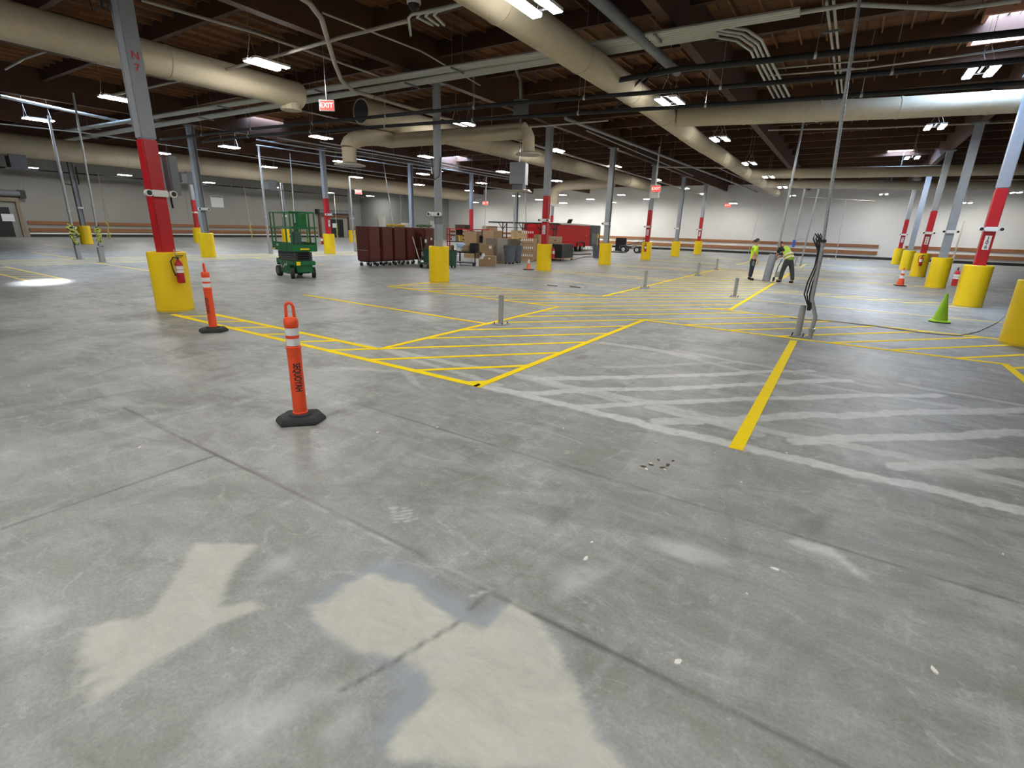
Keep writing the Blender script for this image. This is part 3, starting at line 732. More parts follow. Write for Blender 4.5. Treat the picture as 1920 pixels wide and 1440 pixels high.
pipe('sprinkler_pipe', 'black pipe crossing the whole ceiling just above the twin lamps', [at(300, 262, 5.0), at(480, 241, 5.0), at(960, 194, 5.0), at(1440, 156, 5.0), at(1920, 112, 5.0), at(2100, 95, 5.0)], .05, 'black_pipe', bands=3.2)
pipe('sprinkler_pipe', 'lower black pipe crossing just above the right branch duct', [at(380, 266, 4.8), at(480, 254, 4.8), at(960, 220, 4.8), at(1440, 190, 4.8), at(1690, 172, 4.8), at(1990, 150, 4.8)], .05, 'black_pipe', bands=3.2)
pipe('drain_pipe', 'dark grey pipe slanting down from the top edge right of centre', [at(1090, -30, 5.75), at(1270, 135, 5.75)], .11, 'dark_grey_paint', bands=0)
pipe('brace', 'dark diagonal sway brace under the black pipes', [at(1240, 125, 5.9), at(1150, 205, 5.15)], .03, 'black_pipe', cat='brace')
pipe('brace', 'second dark diagonal sway brace beside the first', [at(1230, 122, 5.9), at(1172, 178, 5.15)], .03, 'black_pipe', cat='brace')
# conduit racks across the hall: each rack a bundle of parallel conduits on struts
def rack(name, label, a, b, n_, r, gap, m='conduit', struts=6):
    a, b = Vector(a), Vector(b); t = empty(name, label, 'conduit', a); d = (b-a); dn = d.normalized(); s = dn.cross(Vector((0, 0, 1)))
    for i in range(n_):
        off = s*(i-(n_-1)/2)*gap; MB().tube([off, d+off], r, 8).build('conduit', m, t, True)
    for i in range(struts):
        q = dn*(d.length*(i+.5)/struts)
        R_ = Matrix((s, dn, Vector((0, 0, 1)))).transposed()
        k = MB(); k.box(q+Vector((0, 0, -r-.02)), (n_*gap+.2, .04, .04), R=R_)
        for sg in (-1, 1): k.tube([q+s*sg*(n_*gap/2+.06), q+s*sg*(n_*gap/2+.06)+Vector((0, 0, ZC-.1-a.z))], .006, 5)
        k.build('strut', 'dark_grey_paint', t)
rack('conduit_rack', 'wide pale bundle of conduits crossing the ceiling behind the ducts, upper run', at(130, 245, PZ), at(1500, 22, PZ), 3, .05, .115)
rack('conduit_rack', 'wide pale bundle of conduits crossing the ceiling, lower run', at(130, 262, PZ), at(1345, 60, PZ), 4, .05, .11)
for i, (dx, dy) in enumerate(((0, 0), (7, 7), (14, 12), (20, 20))):
    pipe('bent_conduit', f'pale conduit bending down from the ceiling bundle at upper right, {["rightmost", "second from right", "third from right", "leftmost"][i]} of four', [at(1340-dx, 46+dy, PZ), at(1400-dx, 56+dy, PZ), at(1428-dx, 75+dy, PZ), at(1446-dx, 115+dy, PZ), at(1480-dx, 180+dy, PZ)], .03, 'conduit', cat='conduit')
pipe('conduit', 'pale conduit from the bundle running to the upper right corner', [at(1440, 33, PZ+.05), at(1600, 8, PZ+.05), at(1790, 17, PZ+.05), at(1915, 0, PZ+.05)], .04, 'conduit', cat='conduit')
pipe('conduit', 'thin pale conduit below the upper black pipe at right', [at(1440, 142, 5.9), at(1620, 128, 5.9), at(1800, 105, 5.9), at(1920, 88, 5.9)], .022, 'tan_conduit', cat='conduit')
pipe('conduit', 'second thin pale conduit parallel to the first at right', [at(1440, 130, 5.9), at(1640, 112, 5.9)], .02, 'tan_conduit', cat='conduit')
pipe('conduit', 'pale conduit just under the right branch duct', [at(1440, 244, 6.0), at(1640, 240, 6.0), at(1900, 229, 6.0)], .03, 'tan_conduit', cat='conduit')
rack('cable_tray', 'thin cable tray with steel channel hanging down past the right black pipes', at(1556, 0, 6.3), at(1578, 195, 6.6), 2, .03, .12, 'tan_conduit', 3)
# curved conduit swooping down to the lamp row
cv = [(540, -20, 5.9), (580, 5, 5.88), (603, 35, 5.85), (616, 80, 5.8), (628, 120, 5.7), (640, 150, 5.6), (662, 170, 5.5), (700, 182, 5.4)]
pipe('swooping_conduit', 'thick curved grey conduit swooping down from the top edge left of centre', [at(*c) for c in cv], .055, 'tan_conduit', cat='conduit', n=12)
def rowline(x, y0, y1, z, r, label, m='tan_conduit', name='conduit'):
    pipe(name, label, [(x, y0, z), (x, y1, z)], r, m, cat='conduit', bands=6)
a_ = at(700, 182, 5.4)
rowline(a_.x, a_.y, 54, 5.4, .05, 'long grey conduit above the lamp row in the middle')
pipe('conduit', 'thin conduit linking the left lamp to the white conduit elbows', [at(500, 110, 5.7), at(640, 70, 5.8), at(765, 39, 5.9)], .04, 'tan_conduit', cat='conduit')
pipe('conduit', 'thin conduit running from the big left column to the left lamp', [at(210, 178, 5.4), at(380, 142, 5.5), at(470, 118, 5.5)], .035, 'tan_conduit', cat='conduit')
for i in range(4):
    pipe('conduit_elbow', f'white conduit elbow under the top edge, {["leftmost", "second from left", "third from left", "rightmost"][i]} of four', [at(816+i*12-(46 if i == 0 else 26-0*i), 66-i*5 if i == 0 else 48, 5.9) if i == 0 else at(800+i*11, 47, 5.9), at(766+i*16, 34-i*2, 5.9), at(772+i*16, 27-i*2, 5.9), at(960+i*4, -14-i*3, 6.0)], .03, 'conduit', cat='conduit')
MBx = pipe('conduit', 'upper left thin conduit slanting across the top', [at(265, 0, 5.85), at(480, 62, 5.85), at(720, 146, 5.85)], .03, 'tan_conduit', cat='conduit')
pipe('conduit', 'thin conduit slanting across under the top edge at left centre', [at(605, 24, 5.85), at(790, 96, 5.85), at(900, 160, 5.85)], .02, 'tan_conduit', cat='conduit')
pipe('conduit', 'twin conduit left of the big left column', [at(0, 180, 6.0), at(120, 206, 6.0), at(250, 232, 6.0)], .06, 'conduit', cat='conduit')
pipe('conduit', 'white conduit below the twin conduit at left', [at(0, 232, 5.6), at(150, 248, 5.6), at(480, 296, 5.6), at(740, 335, 5.6)], .03, 'conduit', cat='conduit')
pipe('conduit', 'small bent conduit bracket hanging at the far left', [at(10, 130, 6.2), at(45, 110, 6.2), at(90, 95, 6.2)], .03, 'conduit', cat='conduit')
for i, (pa, pb) in enumerate((((480, 262), (960, 337)), ((520, 258), (990, 338)), ((480, 292), (1000, 362)), ((600, 266), (960, 328)), ((480, 272), (830, 322)))):
    A_, B_ = at(*pa, 5.7), at(*pb, 5.7)
    pipe('conduit', f'shiny conduit above the goods area running to the back, {["top", "second", "lowest", "right", "middle"][i]} of the bundle of five', [A_, B_], .035, 'galv', cat='conduit', bands=7)
for i, (pa, pb) in enumerate((((1060, 222), (1420, 360)), ((1340, 312), (1470, 370)), ((1100, 245), (1300, 330)))):
    pipe('conduit', f'grey ceiling conduit between the middle columns and the central duct, {["longest", "rightmost", "shortest"][i]} of three', [at(*pa, 5.9), at(*pb, 5.9)], .06 if i == 0 else .03, 'grey_paint', cat='conduit', bands=6)
pipe('conduit', 'thin conduit spanning between the two middle rows', [at(975, 240, 5.6), at(1140, 226, 5.6)], .03, 'conduit', cat='conduit')
pipe('conduit', 'conduit across from the far red column to the central duct', [at(1230, 313, 5.4), at(1370, 315, 5.4)], .04, 'conduit', cat='conduit')
pipe('wall_pipe', 'black sprinkler pipe along the left wall below the duct', [(-54, 0, 5.1), (-54, 48, 5.1)], .05, 'black_pipe', bands=6)
pipe('wall_pipe', 'thin pipe along the back wall at right', [at(1440, 365, 4.9), at(1640, 377, 4.9)], .03, 'tan_conduit')

# wires between floor posts and roof
def pole(px, py, top, r, label, m='galv', ztop=6.3, zb=0.0, name='conduit_pole'):
    B = at(px, py)
    if B.y > YF-1.3: B = Vector((B.x*(YF-1.3)/B.y, YF-1.3, 0))
    T = atr(top[0], top[1], B); T = B+(T-B)*(ztop/T.z)
    t = empty(name, label, 'conduit pole', B); d = T-B
    lo = d*(zb/ztop)
    MB().tube([lo, d], r, 10).build('tube', m, t, True)
    c = MB()
    for f in (.35, .62): c.cyl(d*f, d*(f+.012), r+.014, n=10)
    c.build('coupling', 'steel', t, True)
    return t, B, d
def box_on(t, d, f, s, m, nm='junction_box'):
    MB().box(d*f, s).build(nm, m, t)
def tangle(t, d, f0, f1, m, k=4, amp=.12, r=.012, nm='loose_cable'):
    rnd = random.Random(int(d.x*100)+k)
    mb = MB()
    for j in range(k):
        pts = []
        for i in range(14):
            f = f0+(f1-f0)*i/13; a = rnd.uniform(0, 6.28); pts.append(d*f+Vector((math.cos(a), math.sin(a), 0))*amp*rnd.uniform(.3, 1))
        mb.tube(pts, r, 5)
    mb.build(nm, m, t, True)
def post_plate(t, w=.22, h=.56, off=(0, 0), lean=0.):
    MB().box((off[0], off[1], .008), (w, w, .016)).build('base_plate', 'galv', t)
t, B, d = pole(148, 486, (90, 215), .05, 'tall conduit pole with tangled yellow straps at far left', ztop=5.6, zb=.5)
MB().box((.05, 0, .3), (.2, .14, .58)).build('post', 'galv', t); post_plate(t, .32)
tangle(t, d, .10, .26, 'yellow_tape', 3, .22, .02, 'strap'); tangle(t, d, .08, .25, 'black_plastic', 3, .2)
t, B, d = pole(193, 492, (135, 165), .035, 'thin conduit pole with yellow strap behind the near left column', ztop=6.2, zb=.4)
MB().box((.0, 0, .3), (.17, .17, .6)).build('post', 'galv', t); post_plate(t, .3)
tangle(t, d, .13, .22, 'yellow_tape', 3, .10, .03, 'strap'); tangle(t, d, .1, .24, 'black_plastic', 2, .15)
t, B, d = pole(506, 476, (484, 272), .055, 'bright conduit pole left of the green lift', ztop=5.7, zb=.3)
MB().box((.12, 0, .3), (.16, .16, .6)).build('post', 'galv', t); post_plate(t, .3); tangle(t, d, .12, .3, 'tan_conduit', 3, .10, .02)
t, B, d = pole(665, 472, (655, 332), .05, 'bright conduit pole left of the brown cabinets', ztop=4.7, zb=.4)
MB().box((.12, 0, .3), (.16, .16, .6)).build('post', 'galv', t); post_plate(t, .3); tangle(t, d, .1, .35, 'black_plastic', 2, .08)
for a, b, tp, w in ((206, 449, (190, 360), 'left of the big red column by the wall'), (473, 447, (455, 335), 'by the left wall under the paper sign'), (633, 447, (625, 345), 'beside the dock door behind the lift')):
    t, B, d = pole(a, b, tp, .035, 'thin grey conduit pole '+w, ztop=5.2, m='tan_conduit'); tangle(t, d, .02, .3, 'yellow_tape', 2, .15, .02, 'strap')
t, B, d = pole(744, 466, (709, 240), .035, 'thin conduit pole rising behind the brown cabinets', ztop=6.3, m='galv')
for a, b, tp, w in ((551+6, 474, (539, 225), 'rising through the green lift outline'), (965, 480, (960, 255), 'rising behind the trash cans'), (907, 470, (912, 345), 'rising behind the cardboard boxes'), (984+4, 474, (985, 360), 'rising behind the black rack')):
    t, B, d = pole(a, b, tp, .03, 'thin grey conduit pole '+w, ztop=5.6, m='galv')
t, B, d = pole(1447, 528, (1530, 110), .04, 'galvanised strut pole standing beside the bent-over worker', ztop=5.9, zb=1.2)
t, B, d = pole(1480, 498, (1520, 300), .05, 'galvanised strut pole with a blue cloth tied near its foot', ztop=4.6, zb=1.2)
MB().box(d*.30, (.16, .16, .5)).build('tied_cloth', 'blue_cloth', t, bevel=.05)
MB().tube([d*.32, d*.34+Vector((.3, 0, .1)), d*.335+Vector((.5, 0, .12))], .02).build('loose_cable', 'tan_conduit', t)
t, B, d = pole(1500, 499, (1551, 290), .045, 'galvanised strut pole right of the blue cloth', ztop=4.6)
t, B, d = pole(1566, 487, (1590, 355), .03, 'thin conduit pole in front of the back wall', ztop=4.8, m='tan_conduit')
t, B, d = pole(1404, 470, (1437, 345), .025, 'thin conduit drop behind the standing worker', ztop=4.8, m='tan_conduit')
t, B, d = pole(1785, 493, (1815, 390), .06, 'pale rope-like conduit drop behind the second right column', ztop=3.4, m='tan_conduit'); tangle(t, d, .05, .6, 'tan_conduit', 2, .08, .03)
# the big near strut pole with black cables, and its paired short post
B = at(1502, 632); T = atr(1616, -30, B)
t = empty('strut_pole', 'tall perforated steel strut pole with black cables rising from the floor at right', 'strut pole', B); d = T-B
bend = atr(1541, 470, B)-B
s0 = MB(); s0.tube([bend, d], .038, 4)
s0.build('strut', 'galv', t)
hl = MB(); n_ = 60
for i in range(n_):
    q = bend+(d-bend)*(i/n_)+Vector((.0, -.03, 0)); hl.box(q+Vector((.012, -.0, 0)), (.012, .016, .022))

hl.tube([bend+Vector((.012, -.028, 0)), d+Vector((.012, -.028, 0))], .003, 4)
hl.build('slot_holes', 'dark_grey_paint', t)['kind'] = 'stuff'
MB().tube([(.14, .0, .0), (.16, 0, .40), atr(1522, 560, B)-B, bend], .035, 10).build('pipe', 'galv', t, True)
cb = MB()
for j, (o1, o2) in enumerate(((-8, 0), (-3, 3), (2, 0))):
    cb.tube([atr(a+o1*f, b, B)-B for a, b, z, f in ((1518, 575, .55, .3), (1516, 552, .68, 1), (1522, 530, .85, 1), (1534, 500, 1.1, .8), (1537, 470, 1.4, .4), (1533, 448, 1.65, 1), (1536, 438, 1.75, 1), (1542, 450, 1.7, .5))], .013, 7)
cb.build('cable', 'black_rubber', t, True)
MB().box(atr(1518, 574, B)-B, (.07, .07, .16)).build('cable_clamp', 'black_plastic', t, bevel=.01)
MB().box(atr(1541, 452, B)-B, (.14, .1, .05)).build('bracket', 'black_plastic', t)
MB().lathe([(.045, 0), (.055, .02), (.055, .06), (.04, .07)], 14, (.15, 0, .12)).build('coupling', 'steel', t, True)
for f, w in ((.79, .5),): MB().box(d*f, (.2, .03, .03)).build('bracket', 'galv', t)
def short_post(px, py, label, h=.56, r=.052, tilt=0., foot=.13):
    P = at(px, py)
    t = empty('floor_post', label, 'post', P, 0, 'short galvanised floor posts')
    m = MB(); m.cyl((0, 0, .01), (tilt, 0, h), r, n=20); m.build('tube', 'galv', t, True)
    MB().cyl((tilt, 0, h), (tilt, 0, h+.004), r*.8, n=20).build('cap', 'dark_grey_paint', t)
    MB().box((0, 0, .008), (foot*2, foot*2, .016)).build('base_plate', 'galv', t, bevel=.004)
    b = MB()
    for sx in (-1, 1):
        for sy in (-1, 1): b.cyl((sx*foot*.7, sy*foot*.7, .016), (sx*foot*.7, sy*foot*.7, .045), .012, n=6)
    b.build('anchor_bolts', 'dark_brown', t)
    return t
short_post(939, 608, 'short round galvanised post on a plate left of centre, on the hatching corner')
short_post(1209, 540, 'short galvanised post on the left edge of the aisle, nearest')
short_post(1308, 517, 'short galvanised post on the left edge of the aisle, second')
short_post(1343, 506, 'short galvanised post on the left edge of the aisle, farthest')
short_post(1377, 557, 'short galvanised post standing in the aisle before the workers')
short_post(1495, 630, 'short galvanised post at the foot of the tall strut pole', .58, .055)
short_post(1490, 499, 'short galvanised post behind the bent-over worker', .6)

# --------------------------------------------------------- delineators, cones
def delineator(P, rz, label, rl=.0, side_text=True, txt_ang=0., face=0.):
    t = empty('delineator', label, 'delineator post', P, 0)
    hexp = [(.225, 0), (.15, .165), (-.15, .165), (-.225, 0), (-.15, -.165), (.15, -.165)]
    m = MB(); n = 6; vs = []
    for s, z in ((1, 0), (1, .028), (.86, .06), (.40, .066)): vs += [(x*s, y*s, z) for x, y in hexp]
    fs = [(i*6+j, i*6+(j+1) % 6, (i+1)*6+(j+1) % 6, (i+1)*6+j) for i in range(3) for j in range(6)]+[tuple(range(5, -1, -1)), tuple(range(18, 24))]
    m.add(vs, fs); m.move(Matrix.Rotation(rz, 4, 'Z')); b = m.build('rubber_base', 'black_rubber', t, bevel=.006)
    MB().lathe([(.105, .064), (.10, .078), (.07, .082)], 28).build('base_collar', 'black_rubber', b, True)
    prof = [(.068, .075), (.068, .095), (.062, .10), (.060, .50), (.061, .62), (.0605, .625), (.062, .63), (.062, .70), (.067, .705), (.067, .72), (.058, .725), (.058, .905), (.061, .91), (.061, .965), (.05, .985), (.03, .992), (.0, .992)]
    tu = MB().lathe(prof, 36).build('tube', 'orange_plastic', t, True)
    for z0, z1 in ((.735, .80), (.83, .895)): MB().lathe([(.0595, z0), (.0595, z1)], 36).build('reflective_sleeve', 'reflective_white', tu, True)
    hd = MB(); pts = []
    for i in range(13):
        a = PI*i/12; pts.append((.030*math.cos(a), 0, 1.085+.030*math.sin(a)))
    pts = [(.034, 0, .975)]+pts+[(-.034, 0, .975)]
    ctr = [Vector((p[0], p[1], p[2])) for p in pts]; hd.tube(ctr, .0135, 10)
    hd.move(Matrix.Rotation(face, 4, 'Z')); hd.build('loop_handle', 'orange_plastic', t, True)
    # lettering wrapped round the tube, reading downward
    me = text_mesh('SEQUOYAH', .085, .0); me.transform(Matrix.Diagonal((.70, 1.0, 1, 1)))
    bm = bmesh.new(); bm.from_mesh(me)
    for k in range(-3, 4): bmesh.ops.bisect_plane(bm, geom=bm.verts[:]+bm.edges[:]+bm.faces[:], plane_co=(0, k*.01, 0), plane_no=(0, 1, 0))
    ctrz = .44; w = max(v.co.x for v in bm.verts)-min(v.co.x for v in bm.verts); sc = .27/w
    for v in bm.verts:
        a = txt_ang+v.co.y/.0605; z = ctrz-v.co.x*sc
        rr = .0625
        v.co = Vector((rr*math.cos(a), rr*math.sin(a), z))
    bm.to_mesh(me); bm.free(); me.materials.clear(); me.materials.append(M['ink'])
    o = bpy.data.objects.new('lettering', me); COL.objects.link(o); o.parent = tu
    return t
P1 = at(565, 788); d1 = away(P1, .0)
rd = math.atan2(rt.y, rt.x)
delineator(P1, rd+.25, 'orange delineator post with black rubber base nearest the camera, loop handle facing us', txt_ang=cam_ang(P1)+.12, face=cam_ang(P1)+PI/2-.25)
P2 = at(401, 621)
delineator(P2, rd+.3, 'orange delineator post beside the big yellow guard at left, handle seen edge on', txt_ang=cam_ang(P2)-.75, face=cam_ang(P2)+.2)

def cone(P, h, r, m, label, base, stripes=(), rz=0., bm_=None, tilt=None, round_base=False):
    t = empty('traffic_cone', label, 'traffic cone', P, rz)
    c = MB().lathe([(r, .02), (r*.95, .05), (.022, h-.01), (.018, h), (.0, h)], 32).build('cone_body', m, t, True)
    if round_base:
        MB().lathe([(base, .02), (base*1.02, .03), (base*.9, .05), (r, .055)], 8).build('base', m, t); MB().lathe([(base*1.0, 0), (base*1.0, .022), (0, .022)], 8).build('rubber_foot', 'black_rubber', t)
    else: MB().box((0, 0, .0175), (base*2, base*2, .035)).build('base', bm_ or m, t, bevel=.01)
    for z0, z1 in stripes:
        f = lambda z: (r*.95)+(.022-r*.95)*(z-.05)/(h-.06)
        MB().lathe([(f(z0)+.003, z0), (f(z1)+.003, z1)], 32).build('reflective_collar', 'reflective_white', c, True)
    return t
cone(at(1761, 604), .66, .155, 'lime_plastic', 'lime green traffic cone in front of the right columns', .215, rz=.3, round_base=True)
cone(at(1687, 536), .72, .14, 'orange_plastic', 'orange traffic cone with two white collars at right', .18, ((.30, .42), (.50, .62)), .2, 'black_rubber')
cone(at(991, 506), .50, .12, 'faded_orange', 'faded orange traffic cone with a white top beside a yellow guard', .19, ((.30, .47),), .1, 'black_rubber')

# --------------------------------------------------------------- scissor lift
def scissor_lift():
    P = (at(526, 518)+at(602, 523))/2
    P = Vector((-15.72, 10.62, 0)); a = math.radians(-13)
    t = empty('scissor_lift', 'green self-propelled scissor lift with its guard-railed basket lowered', 'scissor lift', P, a)
    L, W = 1.62, .74
    def wheel(x, y, r=.18, w=.12, yaw=0):
        s = 1 if y > 0 else -1
        m = MB().cyl((0, -w/2, 0), (0, w/2, 0), r, n=28).move(Matrix.Translation((x, y, r)) @ Matrix.Rotation(yaw, 4, 'Z')); o = m.build('wheel', 'black_rubber', t, True)
        MB().cyl((0, s*(w/2-.004), 0), (0, s*(w/2+.012), 0), r*.55, n=20).move(Matrix.Translation((x, y, r)) @ Matrix.Rotation(yaw, 4, 'Z')).build('hub', 'scissor_grey', o, True)
    for x, yw in ((L/2-.24, -.35), (-L/2+.2, 0)):
        for y in (-W/2+.02, W/2-.02): wheel(x, y, yaw=yw)
    m = MB(); m.box((0, 0, .33), (L-.1, W-.22, .26)); m.box((-.05, 0, .30), (L*.52, W-.02, .34)); m.box((0, 0, .50), (L+.02, W-.04, .14)); m.build('chassis', 'lift_green', t, bevel=.02)
    m = MB()
    for sy in (-1, 1): m.box((.0, sy*(W/2+.004), .36), (.34, .012, .22))
    m.build('component_tray', 'lift_green', t, bevel=.01)
    m = MB()
    for x in (-.28, -.12, .05, .2): m.box((x, -W/2-.012, .40+.05*math.sin(x*9)), (.06, .006, .07))
    m.build('decal', 'white_plastic', t)
    MB().box((-L/2-.03, -.1, .48), (.1, .42, .22)).build('control_box', 'scissor_grey', t)
    MB().box((L/2+.016, -W/2+.14, .50), (.006, .13, .12)).build('warning_decal', 'yellow_plastic', t)
    MB().cyl((L/2-.1, -.2, .42), (L/2-.1, .2, .42), .05).build('axle', 'black_plastic', t)
    m = MB()
    for k in range(4):
        z = .605+.075*k
        for sy in (-.24, .24):
            for sg in (-1, 1):
                R_ = Matrix.Rotation(sg*.035, 3, 'Y'); m.box((0, sy+sg*.025, z), (1.42, .04, .058), R=R_)
        for sx in (-.68, .68): m.cyl((sx, -.3, z), (sx, .3, z), .024, n=10)
    m.build('scissor_arms', 'scissor_grey', t)
    m = MB()
    for k in range(4): m.box((.70, 0, .605+.075*k), (.03, .5, .045))
    m.build('end_links', 'black_plastic', t)
    # basket
    z0, zt = .90, 2.10; x0, x1, y0, y1 = -L/2-.02, L/2+.06, -W/2-.02, W/2+.02
    MB().bbox((x0, y0, z0), (x1, y1, z0+.05)).build('platform_deck', 'lift_green', t)
    m = MB(); th = .016; kz = z0+.26
    m.bbox((x0, y0-th, z0-.02), (x1, y0, kz)); m.bbox((x0, y1, z0-.02), (x1, y1+th, kz)); m.bbox((x1, y0, z0-.02), (x1+th, y1, kz-.06)); m.bbox((x0-th, y0, z0-.02), (x0, y1, kz-.06))
    m.build('toe_board', 'lift_green', t)
    pr = .027; ps = []
    def rail(pts, nm='guard_rail'): return MB().tube(pts, pr, 8).build(nm, 'lift_green', t, True)
    for z in (zt, (zt+z0)/2+.12): rail([(x0, y0, z), (x1, y0, z), (x1, y1, z), (x0, y1, z), (x0, y0, z)])
    for x in (x0, x0+.32, x1-.42, x1):
        for y in (y0, y1): MB().tube([(x, y, z0), (x, y, zt)], pr, 8).build('upright', 'lift_green', t, True)
    for y in (y0+.3, y0+.52): MB().tube([(x1, y, z0+.4), (x1, y, zt)], pr*.7, 8).build('upright', 'lift_green', t, True)
    m = MB(); m.box((x0+.2, y1-.02, z0+.62), (.30, .02, .52)); m.build('mesh_panel', 'lift_green', t)
    MB().box((x1-.16, y0+.42, zt-.28), (.12, .32, .46)).build('control_panel', 'lift_green', t, bevel=.02)
    MB().box((x1-.10, y0+.20, z0+.38), (.20, .24, .42)).build('tool_bucket', 'bin_green', t, bevel=.02)
    MB().tube([(x1-.16, y0+.3, zt-.1), (x1-.16, y0+.3, zt+.02)], .015).build('joystick', 'black_plastic', t)
    MB().box((x1-.5, y1-.05, z0+.7), (.05, .04, .9)).build('safety_strap', 'yellow_tape', t)
    text_obj('C1930', .085, 'white_plastic', t, frame((-.40, y0-th-.003, z0+.15), (1, 0, 0), (0, 0, 1)), name='model_number')
    for k in range(1): MB().box((x0+.12, y0-th-.003, z0+.02), (.16, .004, .05)).build('yellow_decal', 'yellow_plastic', t)
    MB().box((x1+th+.003, .0, z0+.06), (.004, .3, .05)).build('yellow_decal', 'yellow_plastic', t)
    m = MB()
    for k in range(4): m.box((x1+.002, y0+.18+.14*k, z0+.24), (.02, .05, .05), R=Matrix.Rotation(.6, 3, 'X'))
    m.build('deck_brackets', 'black_plastic', t)
scissor_lift()

# --------------------------------------------------------- cabinets and goods
def caster(t, x, y, r=.085):
    o = MB().cyl((x, y-.02, r), (x, y+.02, r), r, n=18).build('caster', 'black_rubber', t, True)
    MB().box((x, y, r*1.6), (.05, .06, .07)).build('caster_fork', 'steel', o)
def cabinet(y0, w, label, x1=-17.45, dep=.8, H_=1.70, m='brown_steel', front=False):
    t = empty('job_site_cabinet', label, 'storage cabinet', (x1-dep/2, y0+w/2, 0), 0, 'brown steel job site cabinets on casters')
    MB().box((0, 0, .25+(H_-.25)/2), (dep, w-.04, H_-.25)).build('body', m, t, bevel=.012)
    dx = dep/2+.012
    d_ = MB().box((dx, 0, .30+(H_-.38)/2), (.02, w-.09, H_-.40)).build('door', m, t, bevel=.004)
    MB().box((dx+.015, w/2-.16, 1.0), (.02, .03, .14)).build('handle', 'dark_brown', d_)
    s_ = MB().box((0, -w/2+.012, .25+(H_-.25)/2), (dep-.08, .02, H_-.35)).build('side_panel', m, t)
    MB().box((-.05, -w/2-.002, .86), (.62, .012, .03)).build('side_handle', 'dark_brown', t); MB().box((-.02, -w/2-.004, .70), (.66, .012, .015)).build('side_trim', 'steel', t)
    sk = MB()
    for i in range(5): sk.box((-dep/2+.1+i*(dep-.2)/4, 0, .225), (.06, w-.1, .06))
    sk.build('skids', 'dark_brown', t)
    for sx in (-1, 1):
        for sy in (-1, 1): caster(t, sx*(dep/2-.1), sy*(w/2-.14))
    return t
def y_on(x, px, z=.25):
    lo, hi = 5., 55.
    for _ in range(40):
        m_ = (lo+hi)/2
        if px_of((x, m_, z))[0] < px: lo = m_
        else: hi = m_
    return lo
cw = [(y_on(-17.45, a), y_on(-17.45, b)) for a, b in ((693, 714.5), (717.5, 738), (740, 761.5), (763.5, 780))]
cy = [(cw[0][0], cw[0][1]-cw[0][0], 'at the left end of the row, side toward us'), (cw[1][0], cw[1][1]-cw[1][0], 'second from the left end'), (cw[2][0], cw[2][1]-cw[2][0], 'third from the left end'), (cw[3][0], cw[3][1]-cw[3][0], 'fourth from the left end')]
for y0, w, lb in cy: cabinet(y0, w, 'dark brown steel job site cabinet '+lb)
t = cabinet(cw[3][1]+.15, y_on(-17.1, 812)-cw[3][1]-.15, 'dark brown cabinet covered in stickers behind the green cart', x1=-17.0, dep=1.0)
m = MB()
for dy, z, s in ((-.5, .5, .2), (-.1, .48, .22), (.3, .55, .2), (-.3, 1.1, .14), (.1, 1.2, .1), (.4, 1.0, .12)): m.box((.53, dy, z), (.006, s, s*1.1))
m.build('sticker', 'white_plastic', t)
def bucket(P, z, r, h, label, m='white_plastic'):
    t = empty('bucket', label, 'bucket', (P[0], P[1], z))
    MB().lathe([(r*.86, 0), (r, h), (r*1.06, h), (r*1.06, h-.03), (r*1.0, h-.03)], 24).build('pail', m, t, True)
    MB().lathe([(r*1.05, h), (r*1.05, h+.02), (0, h+.02)], 24).build('lid', m, t, True)
    MB().tube([(r*1.02*math.cos(a), 0, h-.05-.12*math.sin(a)) for a in [PI*i/10 for i in range(11)]], .004, 5).build('wire_handle', 'steel', t)
ct = 1.70
bucket((-18.0, y_on(-18.0, 718, 1.7)), ct, .17, .42, 'tall white plastic bucket on top of the brown cabinets, left')
bucket((-17.5, y_on(-17.5, 812, 1.7)), ct, .14, .32, 'small white bucket on top of the stickered cabinet')
m = MB(); rnd = random.Random(4)
for k in range(7): m.tube([(-.5+.12*i+rnd.uniform(-.04, .04), rnd.uniform(-.15, .15), .03+rnd.uniform(0, .1)) for i in range(9)], .022, 6)
m.move(Matrix.Rotation(PI/2, 4, 'Z'))
tag(m.build('rope_coil', 'yellow_rope', loc=(-17.9, y_on(-17.9, 742, 1.7), ct)), 'heap of yellow rope lying on the brown cabinets', 'rope')
tag(MB().box((0, 0, .1), (.25, .3, .2)).build('small_box', 'white_plastic', bevel=.01, loc=(-17.9, y_on(-17.9, 760, 1.7), ct)), 'small white box on the fourth brown cabinet', 'box')
m = MB()
for k in range(6): m.tube([(rnd.uniform(-.15, .15), -.45+.11*i, .03+rnd.uniform(0, .12)) for i in range(9)], .025, 6)
tag(m.build('hose_bundle', 'green_hose', loc=(-17.5, y_on(-17.5, 795, 1.7), ct)), 'bundle of green hose lying between the small white box and bucket', 'hose')

